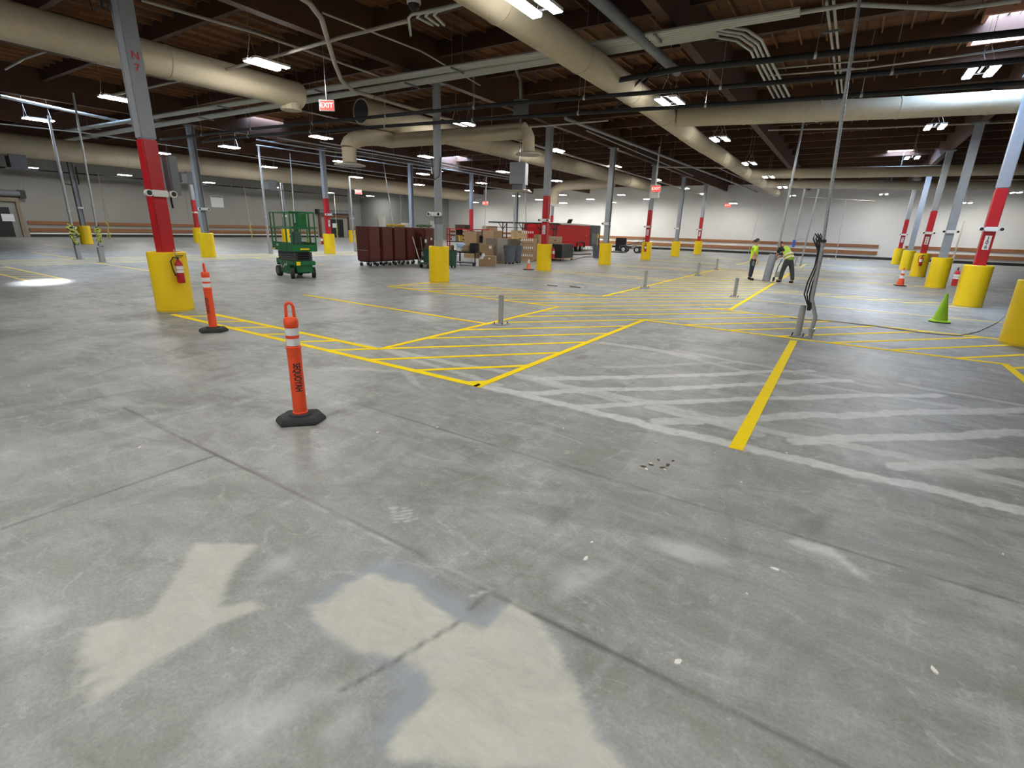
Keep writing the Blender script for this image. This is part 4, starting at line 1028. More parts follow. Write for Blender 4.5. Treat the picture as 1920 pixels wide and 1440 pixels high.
def fit_box(x0, yb0, x1, yb1, yt, dep):
    a, b = at(x0, yb0), at(x1, yb1); w = (b-a).length; ang = math.atan2(b.y-a.y, b.x-a.x)
    h = zfor((a+b)/2, yt); mid = (a+b)/2; n = Vector((-(b-a).y, (b-a).x, 0)).normalized()
    if n.dot(mid) < 0: n = -n
    return mid+n*dep/2, ang, w, h
def cbox(x0, yb0, x1, yb1, yt, dep, label, m='cardboard', pallet=False, tape=True, name='cardboard_box', group='cardboard boxes', z0=0., lift=0.):
    c, ang, w, h = fit_box(x0, yb0, x1, yb1, yt, dep)
    t = empty(name, label, 'box', (c.x, c.y, lift), ang, group)
    zb = .13 if pallet else 0
    h -= lift
    MB().box((0, 0, (zb+h)/2), (w, dep, h-zb)).build('carton', m, t, bevel=.006)
    if tape: MB().box((0, 0, h+.001), (.05, dep, .003)).build('tape', 'cardboard_light', t)
    if pallet:
        p = MB()
        for i in range(5): p.box((-w/2+w*(i+.5)/5, 0, .115), (w/7, dep, .02))
        for i in range(3): p.box((0, -dep/2+.05+(dep-.1)*i/2, .055), (w, .09, .09))
        q = empty('pallet', 'wooden pallet under the '+label.split(',')[0], 'pallet', (c.x, c.y, 0), ang, 'pallets under the boxes')
        p.build('deck_boards', 'wood_pallet', q)
    return t, c, ang, w, h
cbox(870, 483, 893, 484, 434, .6, 'tall upright brown cardboard panel box left of the box group')
cbox(894, 478, 905, 478, 435, .4, 'narrow tall box behind the leaning cardboard panel')
cbox(905, 484, 924, 487, 432, .6, 'tall wide cardboard box in the middle of the group')
t, c, ang, w, h = cbox(900, 493, 924, 494, 459, .7, 'medium cardboard box stacked against the tall wide one')
MB().box((w/2-.15, -.355, h-.12), (.14, .006, .14)).build('shipping_label', 'white_plastic', t)
t, c, ang, w, h = cbox(898, 499, 929, 500, 480, .5, 'low wide cardboard box with crumpled wrap in front')
MB().box((.1, -.255, h-.12), (.1, .006, .06)).build('shipping_label', 'white_plastic', t)
m = MB(); rnd = random.Random(9)
for k in range(8): m.lathe([(0, -.05), (.06, -.02), (.07, .03), (0, .06)], 6, (rnd.uniform(-.14, .14), rnd.uniform(-.05, .05), rnd.uniform(.0, .3)))
q = at(905, 500); tag(m.build('crumpled_wrap', 'paper', loc=(q.x+.02, q.y-.05, .35)), 'crumpled white wrap hanging on the low wide box', 'packaging')
q = at(893.5, 499); bucket((q.x, q.y), 0, .13, .34, 'small white bucket on the floor left of the low wide box')
t, c, ang, w, h = cbox(932, 494, 950, 493, 447, .8, 'grey-brown tall box behind the trash cans', 'cardboard_grey', True)
cbox(951, 488, 975, 486, 448, .5, 'stack with grey and red printed sides behind the trash cans', 'cardboard_grey', True)
t, c, ang, w, h = cbox(976, 490, 999, 491, 447, 1.1, 'pallet stack of printed cartons with rows of white logos', 'cardboard', True)
m = MB()
for r_ in range(4):
    for k in range(6): m.box((-w/2+w*(k+.5)/6, -.555, .35+r_*.42), (w/12, .006, .12))
m.build('printed_marks', 'white_plastic', t)
m = MB()
for r_ in range(1, 4): m.box((0, -.556, .15+r_*.42), (w, .004, .012))
m.build('carton_seams', 'dark_brown', t)
a, b = at(976, 490), at(999, 491)
tt, c2, a2, w2, h2 = cbox(963, 489, 987, 489, 447, .5, 'light cardboard box on top of the printed stack', 'cardboard_light', lift=0.)
zt_ = zfor(at(975, 489), 447)
tt.location.z = zt_+.01
for ch in tt.children: ch.scale = (1, 1, .34)
text_obj('FRAGILE', .10, 'ink', tt, frame((0, -.255, .32), (1, 0, 0), (0, 0, 1)))
cbox(999, 488, 1008, 489, 440, .6, 'narrow brown carton stack right of the printed cartons')
cbox(1009, 486, 1023, 487, 440, .4, 'brown carton stack behind the red column')
t, c, ang, w, h = cbox(1025, 489, 1052, 486, 444, .7, 'tall stack of brown cartons right of the red column', 'cardboard', True)
m = MB()
for r_ in range(4): m.box((0, -.356, .32+r_*.42), (.28, .006, .07))
m.build('printed_marks', 'ink', t)
m = MB()
for r_ in range(1, 4): m.box((0, -.356, .15+r_*.42), (w, .004, .012))
m.build('carton_seams', 'dark_brown', t)
cbox(912, 470, 932, 470, 424, .7, 'small carton sitting behind the tall wide box, topmost')
def trash_can(P, r, h, label, m='trash_grey', wheels=True):
    t = empty('trash_can', label, 'trash can', P, 0, 'round grey trash cans')
    MB().lathe([(r*.8, .09 if wheels else 0), (r, h-.04), (r*1.07, h-.03), (r*1.07, h), (r*.97, h), (r*.78, .12)], 28).build('can', m, t, True)
    for s in (-1, 1): MB().tube([(s*r*1.02, -.08, h-.14), (s*(r+.07), -.08, h-.12), (s*(r+.07), .08, h-.12), (s*r*1.02, .08, h-.14)], .014, 6).build('handle', m, t, True)
    if wheels:
        for k in range(4):
            a = PI/4+k*PI/2; MB().cyl((.6*r*math.cos(a), .6*r*math.sin(a)-.012, .045), (.6*r*math.cos(a), .6*r*math.sin(a)+.012, .045), .045, n=14).build('caster', 'black_rubber', t, True)
trash_can(at(955, 495), .32, .95, 'round grey trash can on wheels, left of the pair before the boxes')
trash_can(at(969, 493), .28, .93, 'round grey trash can on wheels, right of the pair before the boxes')
tc = at(1118, 483); trash_can(tc, .30, .80, 'grey trash can alone in front of the red trailer with a broom in it', wheels=False)
t = empty('broom', 'yellow broom standing in the grey trash can', 'broom', (tc.x, tc.y, .5)); MB().cyl((0, 0, -.3), (.02, 0, .85), .02).build('stick', 'yellow_rope', t); MB().box((.02, 0, .95), (.12, .06, .28)).build('bristles', 'yellow_rope', t, bevel=.02)
trash_can(at(847, 502), .24, .75, 'dark green bin right of the yellow guard before the goods', 'bin_green')
# green cart with leaning poles
P = at(797, 503); t = empty('hand_cart', 'dark green platform cart loaded with leaning poles', 'cart', P, -.1)
MB().box((0, .3, .22), (.62, .9, .06)).build('deck', 'bin_green', t); MB().tube([(-.28, .72, .22), (-.28, .72, 1.1), (.28, .72, 1.1), (.28, .72, .22)], .02).build('push_handle', 'bin_green', t, True)
for sx in (-.24, .24):
    for sy in (0, .62): MB().cyl((sx-.02, sy, .09), (sx+.02, sy, .09), .09, n=16).build('wheel', 'black_rubber', t, True)
MB().box((.05, .2, .55), (.3, .35, .6)).build('side_box', 'bin_green', t)
for i, (x, y, lx) in enumerate(((-.2, .1, -.5), (-.05, .2, -.25), (.0, .1, .42))):
    tag(MB().cyl((0, 0, .0), (lx, .1, 1.05), .018, n=8).build('pole_tool', 'scissor_grey' if i else 'steel', loc=(P.x+x+(-.2 if lx < 0 else -.35 if lx > .3 else 0), P.y+y, .27)), f'metal pole leaning on the green cart, {["leftmost", "middle", "tilted to the right"][i]}', 'pole', 'poles on the green cart')
# hi-vis clothes and case on column side
q = at(838, 480); tag(MB().box((0, 0, .42), (.45, .3, .84)).build('yellow_case', 'yellow_rope', bevel=.05, loc=(q.x-.3, q.y+1.6, .85)), 'yellow container on a shelf right of the round column', 'container')
# red rack
P = at(845, 484); t = empty('shelf_rack', 'red and brown steel shelf rack behind the round column', 'rack', (P.x-.5, P.y+2.4, 0), .5)
for x in (-1.3, 0, 1.3):
    for y in (-.4, .4): MB().box((x, y, .85), (.07, .07, 1.7)).build('upright', 'red_paint', t)
for z in (.35, .9, 1.3, 1.66): MB().box((0, 0, z), (2.7, .86, .05)).build('shelf', 'dark_brown' if z < 1.6 else 'red_paint', t)
rnd = random.Random(12)
for k in range(9):
    z = [.375, .925, 1.325][k % 3]; s = rnd.uniform(.22, .36)
    c = ['cardboard', 'white_plastic', 'black_plastic', 'cardboard_light', 'dark_brown'][k % 5]
    lx = -1.15+.27*k; a = .5
    wx, wy = t.location.x+math.cos(a)*lx, t.location.y+math.sin(a)*lx
    tag(MB().box((0, 0, s/2), (s, s, s)).build('stored_box', M[c], bevel=.01, loc=(wx, wy, z)), f'small stored {["brown", "white", "black", "tan", "dark"][k % 5]} box on the red rack, {["bottom", "middle", "upper"][k % 3]} shelf, {ORD[k]} from its left end'.replace('nearest from', 'from').replace('nearest', '').replace('  ', ' '), 'box', 'boxes on the red rack')
tag(MB().box((0, 0, .12), (.8, .5, .24)).build('brown_bin', 'dark_brown', bevel=.02, loc=(P.x-.2, P.y+1.4, 1.69)), 'dark brown bin on top of the red rack', 'bin')
# black cart/table with bags
P = at(868, 498); t = empty('work_cart', 'low black steel work cart right of the yellow guard', 'cart', (P.x, P.y+.35, 0), 0.1)
MB().box((0, 0, .62), (1.3, .6, .05)).build('top', 'black_plastic', t); MB().box((0, 0, .14), (1.3, .6, .04)).build('shelf', 'black_plastic', t)
for x in (-.6, .6):
    for y in (-.26, .26): MB().box((x, y, .34), (.05, .05, .6)).build('leg', 'black_plastic', t); 
for x in (-.55, .55): MB().cyl((x, -.32, .07), (x, -.26, .07), .07, n=14).build('wheel', 'black_rubber', t, True)
for dx, s, m_, nm, lb in ((-.45, (.3, .3, .2), 'paper', 'paper_stack', 'pile of white paper on the black work cart'), (0., (.34, .3, .3), 'cardboard', 'carton', 'open brown carton on the black work cart'), (.42, (.34, .34, .42), 'black_cloth', 'tool_bag', 'black tool bag on the black work cart')):
    tag(MB().box((0, 0, s[2]/2), s).build(nm, m_, bevel=.04, loc=(P.x+dx, P.y+.35, .65)), lb, 'bag' if 'bag' in nm else 'box')
q = at(862, 487); tag(MB().lathe([(.2, 0), (.24, .1), (.22, .16), (.1, .2)], 18).build('white_tub', 'blue_lid', smooth=True, loc=(q.x, q.y+.6, 0)), 'pale blue tub on the paper pile of the black work cart', 'tub')
bpy.data.objects['white_tub'].location = (at(868, 498).x-.42, at(868, 498).y+.38, .852)
# black crate on dolly
c, ang, w, h = fit_box(1052, 490, 1074, 488, 457, .7)
t = empty('plastic_crate', 'black ribbed bulk crate standing on a wooden dolly', 'crate', (c.x, c.y, .17), ang)
MB().box((0, 0, (h-.2)/2), (w, .7, h-.2)).build('crate_body', 'black_plastic', t, bevel=.04)
m = MB()
for i in range(7): m.box((-w/2+w*(i+.5)/7, -.355, (h-.2)/2), (.03, .012, h-.3))
m.build('ribs', 'trash_grey', t)
t = empty('dolly', 'low wooden dolly under the black crate', 'dolly', (c.x, c.y, 0), ang)
MB().box((0, 0, .145), (w, .7, .05)).build('deck', 'wood_pallet', t)
for sx in (-1, 1):
    for sy in (-1, 1): MB().cyl((sx*(w/2-.08), sy*.28-.02, .06), (sx*(w/2-.08), sy*.28+.02, .06), .06, n=14).build('wheel', 'black_rubber', t, True)
# loose pipes on floor
for i, (a, b) in enumerate((((1074, 484), (1110, 482)), ((1072, 478), (1108, 477)), ((1074, 487), (1104, 480)))):
    A_, B_ = at(*a), at(*b); tag(MB().tube([Vector((0, 0, .04)), B_-A_+Vector((0, 0, .04))], .04, 8).build('loose_pipe', 'steel' if i != 1 else 'black_pipe', loc=A_, smooth=True), f'long {["grey pipe lying nearest", "black bar lying behind", "thin grey pipe lying slanted"][i]} on the floor before the trailer', 'pipe')

# black roof rack frame (tubular rack standing behind the boxes)
P = at(958, 478); a = .35
t = empty('equipment_rack', 'black tubular steel rack frame standing behind the boxes', 'rack', (P.x-.5, P.y+2.5, 0), a)
H_ = zfor(t.location, 418)
def leg(x, y): MB().tube([(x, y, 0), (x, y, H_-.3), (x*1.0, y, H_)], .04, 8).build('leg', 'black_plastic', t, True)
for x in (-1.5, .0, 1.3, 2.3):
    for y in (-.6, .6): leg(x, y)
for y in (-.6, .6): MB().tube([(-2.6, y, H_), (2.6, y, H_)], .045, 8).build('top_rail', 'black_plastic', t, True)
for x in np.linspace(-2.6, 2.6, 9): MB().tube([(x, -.6, H_), (x, .6, H_)], .025, 6).build('cross_bar', 'black_plastic', t, True)
for x in (-1.5, .0, 1.3, 2.3):
    for s in (-1, 1): MB().tube([(x, -.6, H_-.5), (x+s*.35, -.6, H_)], .03, 6).build('brace', 'black_plastic', t, True)
MB().tube([(-2.6, -.6, H_-.35), (2.6, -.6, H_-.35)], .02, 6).build('lower_rail', 'black_plastic', t, True)

# red trailer
A_ = at(1103, 471); B_ = Vector((-18.6, 33.9, 0))
A_ = at(1104, 470)
ang = math.atan2((at(1010, 477)-A_).y, (at(1010, 477)-A_).x)
Lt = .5
fwd0 = (at(1010, 477)-A_).normalized()
while px_of(A_+fwd0*Lt)[0] > 1014 and Lt < 9.5: Lt += .1
fwd = Vector((math.cos(ang), math.sin(ang), 0)); nrm = Vector((-fwd.y, fwd.x, 0))
if nrm.dot(A_) < 0: nrm = -nrm
def trailer():
    o = A_.copy(); zt = zfor(A_, 421); zb = .42; W = 2.1
    R_ = Matrix((fwd, nrm, Vector((0, 0, 1)))).transposed()
    t = empty('cargo_trailer', 'enclosed red cargo trailer with its dark rear door end facing us', 'trailer', o, 0)
    L = Lt
    def P_(x, y, z): return fwd*x+nrm*y+Vector((0, 0, z))
    def bx(x0, x1, y0, y1, z0, z1, nm, m, par=t, bev=0.):
        return MB().box(P_((x0+x1)/2, (y0+y1)/2, (z0+z1)/2), (x1-x0, y1-y0, z1-z0), R=R_).build(nm, m, par, bevel=bev)
    bx(0, L, 0, W, zb, zt-.14, 'body', 'trailer_red', bev=.02)
    bx(-.02, L+.02, -.02, W+.02, zt-.12, zt, 'roof', 'white_plastic', bev=.04)
    re = .5
    while px_of(A_-fwd*re)[0] < 1123 and re < 5: re += .1
    bx(-re, 0, .0, W, zb, zt-.05, 'rear_section', 'trailer_black', bev=.03)
    bx(-re*.75, -.15*re, -.02, .0, zb+.15, zt-.8, 'grey_side_panel', 'scissor_grey')
    bx(-re-.02, -re, .15, W-.15, zb+.1, zt-.75, 'rear_door', 'cardboard_grey')
    bx(-re-.03, -re, .1, W-.1, zt-.7, zt-.3, 'rear_header', 'dark_grey_paint')
    bx(.4, L-.3, .3, W-.3, .3, zb, 'underframe', 'black_plastic')
    for x in (1.9, 2.9):
        w = MB().cyl(P_(x, .02, .34), P_(x, .28, .34), .34, n=24).build('wheel', 'black_rubber', t, True); MB().cyl(P_(x, -.0, .34), P_(x, .02, .34), .17, n=18).build('hub', 'steel', w)
    for x in (.35, 1.15): 
        m = MB(); m.add([P_(x-.2, -.03, zb-.3), P_(x+.2, -.03, zb-.3), P_(x, -.03, zb), P_(x-.2, .0, zb-.3), P_(x+.2, .0, zb-.3), P_(x, .0, zb)], [(0, 1, 2), (3, 5, 4), (0, 3, 4, 1), (1, 4, 5, 2), (2, 5, 3, 0)]); m.build('stabiliser', 'white_plastic', t)
    m = MB(); m.tube([P_(1.4, -.06, .36), P_(1.5, -.06, .75), P_(2.4, -.06, .85), P_(3.3, -.06, .75), P_(3.4, -.06, .36)], .05, 6); m.build('fender', 'black_plastic', t, True)
    MB().box(P_(2.6, W/2, zt+.2), (.5, .4, .03), R=R_ @ Matrix.Rotation(.7, 3, 'Y')).build('roof_vent_lid', 'black_plastic', t)
    MB().box(P_(1.0, -.01, zb+.95), (.16, .01, .09), R=R_).build('side_vent', 'white_plastic', t)
trailer()

# small off-road buggy trailer
P = at(1181, 474)
t = empty('small_buggy', 'small bare-frame buggy with white-rimmed tyres near the back wall', 'vehicle', P, .15)
for x in (-.6, .6):
    for y in (0, 1.1):
        w = MB().cyl((x, y-.1, .28), (x, y+.1, .28), .28, n=22).build('wheel', 'black_rubber', t, True); MB().cyl((x, y-.11, .28), (x, y-.1, .28), .16, n=18).build('rim', 'white_plastic', w)
m = MB()
for y in (.15, .95): m.tube([(-1.0, y, .35), (.9, y, .35), (1.1, y, .8), (.5, y, .95), (-.2, y, .7), (-1.0, y, .55), (-1.0, y, .35)], .03, 8)
for x, z in ((-1, .35), (.9, .35), (.5, .95), (-.2, .7)): m.tube([(x, .15, z), (x, .95, z)], .03, 8)
m.build('frame', 'dark_grey_paint', t, True)
MB().box((.3, .55, .5), (.5, .5, .35)).build('engine', 'steel', t, bevel=.03); MB().tube([(.9, .3, .9), (1.1, .3, 1.2), (1.25, .3, 1.15)], .025).build('exhaust', 'black_plastic', t)
MB().box((1.05, .5, .8), (.3, .5, .4)).build('seat', 'black_plastic', t, bevel=.05)
q = at(1163, 471); tag(MB().box((0, 0, .62), (1.0, .3, 1.2)).build('speaker_box', 'black_plastic', bevel=.03, loc=(q.x, q.y, 0.0)), 'square black box panel standing left of the small buggy', 'box')
q = at(1160, 473); tag(MB().box((0, 0, .06), (1.6, .8, .12)).build('flat_cart', 'scissor_grey', bevel=.02, loc=(q.x+.1, q.y-.8, 0)), 'low flat cart lying in front of the black box panel', 'cart')

# --------------------------------------------------------------- wall things
# dock doors on left wall
def dock_door(y0, y1, label, h=2.5, n=1):
    t = empty('door_%d' % n, None, None, (XL+.02, (y0+y1)/2, 0)); del_ = None
    for k in ('label', 'category', 'group'):
        if k in t: del t[k]
    t['kind'] = 'structure'
    w = y1-y0
    MB().box((.05, 0, h/2), (.06, w, h)).build('recess', 'wall_side_shaded', t)
    for s in (-1, 1): MB().box((.14, s*(w/2+.12), h/2), (.28, .24, h)).build('jamb', 'dock_frame' if n == 1 else 'dock_brown', t)
    MB().box((.16, 0, h+.15), (.30, w+.5, .3)).build('header', 'dock_frame' if n == 1 else 'dock_brown', t, bevel=.02)
    MB().cyl((.35, -w/2-.35, h+.62), (.35, w/2+.35, h+.62), .24, n=20).build('roller_drum', 'dark_grey_paint', t, True)
    MB().box((.3, w/2+.5, h+.6), (.5, .4, .6)).build('drum_bracket', 'black_plastic', t); MB().box((.3, -w/2-.5, h+.6), (.5, .3, .6)).build('drum_bracket', 'black_plastic', t)
    lo, hw, wy = (-.08*w, w*.80, wall_left_at(14, 408).y-(y0+y1)/2) if n == 1 else (.05*w, w*.55, 0)
    ds = MB().box((.10, lo, 1.15), (.05, hw, 2.3)).build('door_leaf', 'door_black', t)
    MB().box((.13, wy, 1.5), (.012, .75, .55)).build('door_window', 'paper', ds)
y1d = at(52, 446).y
dock_door(DY0, DY1, '', 2.75, 1)
ya, yb = at(588, 447).y, at(660, 447.6).y
dock_door(DY2, DY3, '', 2.55, 2)
# paper sign on the left wall
def wall_left_at(px, py):
    d = fw+rt*((px-960)/F)-up*((py-720)/F); s = (XL-0)/d.x; return EYEV+d*s
q = wall_left_at(407, 378)
t = empty('wall_sign', 'white paper notice sheet on the left wall', 'sign', (XL+.015, q.y, q.z)); MB().box((0, 0, 0), (.02, 1.3, 1.15)).build('sheet', 'paper', t); MB().box((.012, 0, .48), (.004, 1.2, .12)).build('heading_bar', 'dark_grey_paint', t)
for px, py, w in ((320, 345, 'right of the big red column'), (130, 335, 'between the left conduit poles')):
    q = wall_left_at(px, py); t = empty('wall_conduit', 'black bent conduit loop on the left wall '+w, 'conduit', (XL+.05, q.y, q.z))
    MB().tube([(0, -.6, 1), (0, -.6, -.4), (0, 0, -.5), (0, .6, -.4), (0, .6, 1)], .04).build('loop', 'black_pipe', t)
# exit signs
def exit_sign(P, label, face, s=1.0, hang=True):
    t = empty('exit_sign', label, 'exit sign', P, face, 'red exit signs'); t.scale = (s, s, s)
    MB().box((0, 0, 0), (.40, .05, .26)).build('housing', 'white_plastic', t, bevel=.008); MB().box((0, -.028, 0), (.36, .008, .22)).build('face', 'exit_glow', t)
    text_obj('EXIT', .16, 'exit_letter', t, frame((0, -.034, 0), (1, 0, 0), (0, 0, 1)), spacing=1.05)
    if hang: MB().tube([(0, 0, .12), (0, 0, max(.2, (ZC-P.z)/s-.1))], .01).build('stem', 'steel', t)
e = at(613, 198, 4.75); exit_sign(e, 'lit red EXIT sign hanging above the green lift', math.radians(32), 1.0)
exit_sign(at(1230, 354, 4.1), 'small lit red EXIT sign beside the fourth middle column', .2, 1.3)
exit_sign(at(672, 360, 4.4), 'small lit red EXIT sign over the dock door behind the lift', .9, 1.4)
exit_sign(at(910, 381, 4.0), 'faint red EXIT sign far back above the boxes', .3, 1.4)
exit_sign(at(1365, 385, 4.3), 'faint red EXIT sign on the back wall near the workers', 0, 1.3)
# heater boxes / junction cabinets
q = at(977, 203, 5.45); t = empty('junction_cabinet', 'grey steel box lettered HT hanging at the black pipes', 'junction box', q, math.radians(28)); MB().box((0, 0, 0), (.46, .3, .46)).build('cabinet', 'dark_grey_paint', t, bevel=.01); text_obj('HT', .17, 'ink', t, frame((.04, -.153, .1), (1, 0, 0), (0, 0, 1)))
MB().tube([(0, 0, .2), (-.05, 0, .8), (-.3, .0, 1.3)], .05).build('conduit', 'galv', t, True); MB().tube([(0, 0, -.2), (0, 0, -.9)], .03).build('conduit', 'dark_grey_paint', t, True)
q = at(973, 326, 4.3); t = empty('unit_heater', 'grey metal unit box hanging above the black rack', 'heater', q, math.radians(20)); MB().box((0, 0, 0), (.75, .75, .95)).build('cabinet', 'grey_paint', t, bevel=.01); MB().box((0, 0, -.6), (.5, .5, .3)).build('outlet', 'dark_grey_paint', t); MB().box((0, 0, -.77), (1.1, 1.1, .04)).build('diffuser', 'tan_conduit', t); MB().tube([(0, 0, .4), (0, 0, 2.9)], .03).build('stem', 'steel', t)
q = at(1228, 359, 4.0); t = empty('control_box', 'small white box beside the far middle column', 'junction box', q, 0); MB().box((0, 0, 0), (.5, .3, .7)).build('cabinet', 'white_plastic', t); MB().tube([(0, 0, .3), (0, 0, 2.3)], .04).build('conduit', 'white_plastic', t)
q = at(776, 6, 6.2); t = empty('dome_camera', 'white dome camera with black globe under the top edge', 'camera', q); MB().lathe([(.0, .12), (.13, .12), (.15, .02), (.14, -.02)], 28).build('housing', 'white_plastic', t, True); MB().lathe([(.125, -.02), (.11, -.09), (.06, -.14), (.0, -.15)], 28).build('globe', 'black_plastic', t, True); MB().tube([(0, 0, .12), (0, 0, 1.0)], .02).build('stem', 'steel', t)
# boxes on round column (B5)
P = CP['B5']
t = empty('column_clamp', 'dark clamp band with grey boxes around the round grey column', 'clamp', (P.x, P.y, 1.98)); MB().cyl((0, 0, -.12), (0, 0, .12), .15, n=24).build('band', 'dark_grey_paint', t, True)
t = empty('column_cable', 'looped cable with white box on the round grey column', 'cable', (P.x, P.y, 3.4)); MB().tube([(-.14, -.05, .7), (-.16, -.08, .2), (-.02, -.16, -.2), (.14, -.1, -.1), (.16, 0, .5)], .014).build('cable', 'black_rubber', t, True); MB().box((-.19, 0, .1), (.1, .1, .2)).build('box', 'white_plastic', t)
# cable on column A
P = CP['A']
t = empty('coiled_cable', 'coiled black cable on the big left column near the ceiling', 'cable', (P.x, P.y-.2, 5.35)); MB().tube([(-.05+.14*math.cos(a), -.05, .16*math.sin(a)) for a in [i*PI/8 for i in range(17)]], .012).build('coil', 'black_rubber', t, True); MB().tube([(-.1, 0, 0), (-.7, 0, -.05), (-.9, 0, .5)], .012).build('lead', 'black_rubber', t, True)

# --------------------------------------------------------------- floor litter
rnd = random.Random(21)
lit = [(1056, 804, .03), (708, 812, .04), (820, 802, .03), (262, 850-10, .04), (55, 724, .04), (50, 688, .03), (1098, 1049, .05), (1272, 1242, .05), (1452, 1068, .05), (1750, 1258, .05), (1110, 1018, .03), (1360, 1012, .02), (1400, 1115, .02), (1475, 850, .03), (1390, 905, .02), (1640, 760, .03), (1200, 775, .02), (1490, 702, .04), (575, 740, .03), (1030, 640, .02), (1000, 645, .02), (1340, 850, .02), (390, 628, .03), (1810, 710, .03), (1880, 1040, .02), (1270, 812, .03), (1230, 830, .03)]
for i, (a, b, s) in enumerate(lit):
    P = at(a, b); m = MB(); n = 7; s *= .55
    pts = [(s*rnd.uniform(.5, 1)*math.cos(2*PI*k/n), .6*s*rnd.uniform(.5, 1)*math.sin(2*PI*k/n)) for k in range(n)]
    m.prism(pts, 0.001, .008); o = m.build('debris_flake', 'debris', loc=(P.x, P.y, 0)); o.rotation_euler.z = rnd.uniform(0, 6)
    tag(o, 'small white flake of debris lying on the bare concrete', 'debris', 'white flakes scattered on the floor')
for i in range(11):
    P = at(1232+rnd.uniform(-26, 30), 874+rnd.uniform(-14, 8)); s = rnd.uniform(.015, .03)
    o = MB().prism([(s, 0), (.2*s, s*.5), (-s, .1*s), (-.1*s, -.5*s)], .001, .006).build('leaf_scrap', 'leaf_brown' if i % 3 else 'debris', loc=(P.x, P.y, 0)); o.rotation_euler.z = rnd.uniform(0, 6)
    tag(o, 'small scrap in the little pile of brown and white bits right of centre', 'debris', 'pile of scraps on the floor')
for i, (a, b) in enumerate(((1035, 536), (1078, 539), (1090, 539))):
    P = at(a, b); tag(MB().prism([(.2, 0), (.05, .05), (-.2, .02), (-.1, -.04)], .001, .03).build('scrap_strip', ['cardboard', 'leaf_brown', 'debris'][i], loc=P), f'{["tan", "dark", "white"][i]} scrap lying on the floor in the stall before the orange cone', 'debris')
cb = [at(1480, 597), at(1560, 603), at(1640, 612), at(1700, 621), at(1760, 628), at(1800, 630), at(1835, 622), at(1870, 605), at(1905, 575), at(1940, 545)]
tag(MB().tube([c+Vector((0, 0, .012)) for c in cb], .012, 6).build('floor_cable', 'tan_conduit', smooth=True), 'thin cable snaking across the floor to the right edge', 'cable')

# -------------------------------------------------------------------- people
def skin_mesh(name, verts, edges, radii, m, parent, sub=2, root=0):
    me = bpy.data.meshes.new(name); bm = bmesh.new(); ly = bm.verts.layers.skin.verify(); vs = [bm.verts.new(v) for v in verts]
    for a, b in edges: bm.edges.new((vs[a], vs[b]))
    for v, r in zip(vs, radii):
        v[ly].radius = r if isinstance(r, tuple) else (r, r)
    vs[root][ly].use_root = True
    bm.to_mesh(me); bm.free(); me.materials.append(M[m])
    o = bpy.data.objects.new(name, me); COL.objects.link(o); o.parent = parent
    s = o.modifiers.new('skin', 'SKIN'); s.use_smooth_shade = True
    q = o.modifiers.new('sub', 'SUBSURF'); q.levels = sub; q.render_levels = sub
    return o
def chainmesh(name, chains, m, parent, sub=2):
    V = []; E = []; Rr = []; key = {}
    def idx(p, r):
        k = tuple(round(c, 3) for c in p)
        if k not in key: key[k] = len(V); V.append(p); Rr.append(r)
        return key[k]
    for ch in chains:
        prev = None
        for p, r in ch:
            i = idx(p, r)
            if prev is not None and prev != i: E.append((prev, i))
            prev = i
    return skin_mesh(name, V, E, Rr, m, parent, sub)
def head(parent, c, fdir, hair_m, bun=False, capm=None):
    # egg-shaped head with nose, eyes, ears, mouth
    R_ = frame((0, 0, 0), Vector(fdir).cross(Vector((0, 0, 1))), (0, 0, 1)); z_ = R_.to_3x3()
    me = bpy.data.meshes.new('head'); bm = bmesh.new(); bmesh.ops.create_uvsphere(bm, u_segments=24, v_segments=18, radius=1)
    for v in bm.verts:
        x, y, z = v.co; w = .073*(1-.18*max(0, -z)); v.co = Vector((x*w, y*.092*(1-.1*max(0, -z)), z*.112))
    bm.to_mesh(me); bm.free(); me.polygons.foreach_set('use_smooth', [True]*len(me.polygons)); me.materials.append(M['skin'])
    fz = math.atan2(fdir[1], fdir[0])-PI/2
    o = bpy.data.objects.new('head', me); COL.objects.link(o); o.parent = parent; o.location = c; o.rotation_euler = (math.asin(max(-1, min(1, fdir[2]))), 0, fz)
    MB().add([(-.014, .085, -.03), (.014, .085, -.03), (0, .118, -.028), (0, .09, .02)], [(0, 1, 2), (1, 3, 2), (3, 0, 2), (0, 3, 1)]).build('nose', 'skin', o)
    for s in (-1, 1):
        MB().lathe([(0, -.006), (.009, 0), (0, .006)], 8, (s*.03, .084, .008)).build('eye', 'ink', o); MB().lathe([(0, -.03), (.014, 0), (0, .03)], 8, (s*.074, -.005, -.005)).build('ear', 'skin', o)
    MB().box((0, .083, -.058), (.045, .012, .008)).build('mouth', 'cap_red', o)
    hm = bpy.data.meshes.new('hair'); bm = bmesh.new(); bmesh.ops.create_uvsphere(bm, u_segments=24, v_segments=18, radius=1)
    bmesh.ops.delete(bm, geom=[v for v in bm.verts if v.co.z < -.35 or (v.co.y > .35 and v.co.z < .35)], context='VERTS')
    for v in bm.verts: v.co = Vector((v.co.x*.080, v.co.y*.099-.004, v.co.z*.120+.002))
    bm.to_mesh(hm); bm.free(); hm.polygons.foreach_set('use_smooth', [True]*len(hm.polygons)); hm.materials.append(M[hair_m])
    h = bpy.data.objects.new('hair' if not capm else 'knit_cap', hm); COL.objects.link(h); h.parent = o
    if bun: MB().lathe([(0, -.04), (.035, -.01), (.035, .02), (0, .045)], 12, (0, -.115, .01)).build('hair_bun', hair_m, o, True)
    return o
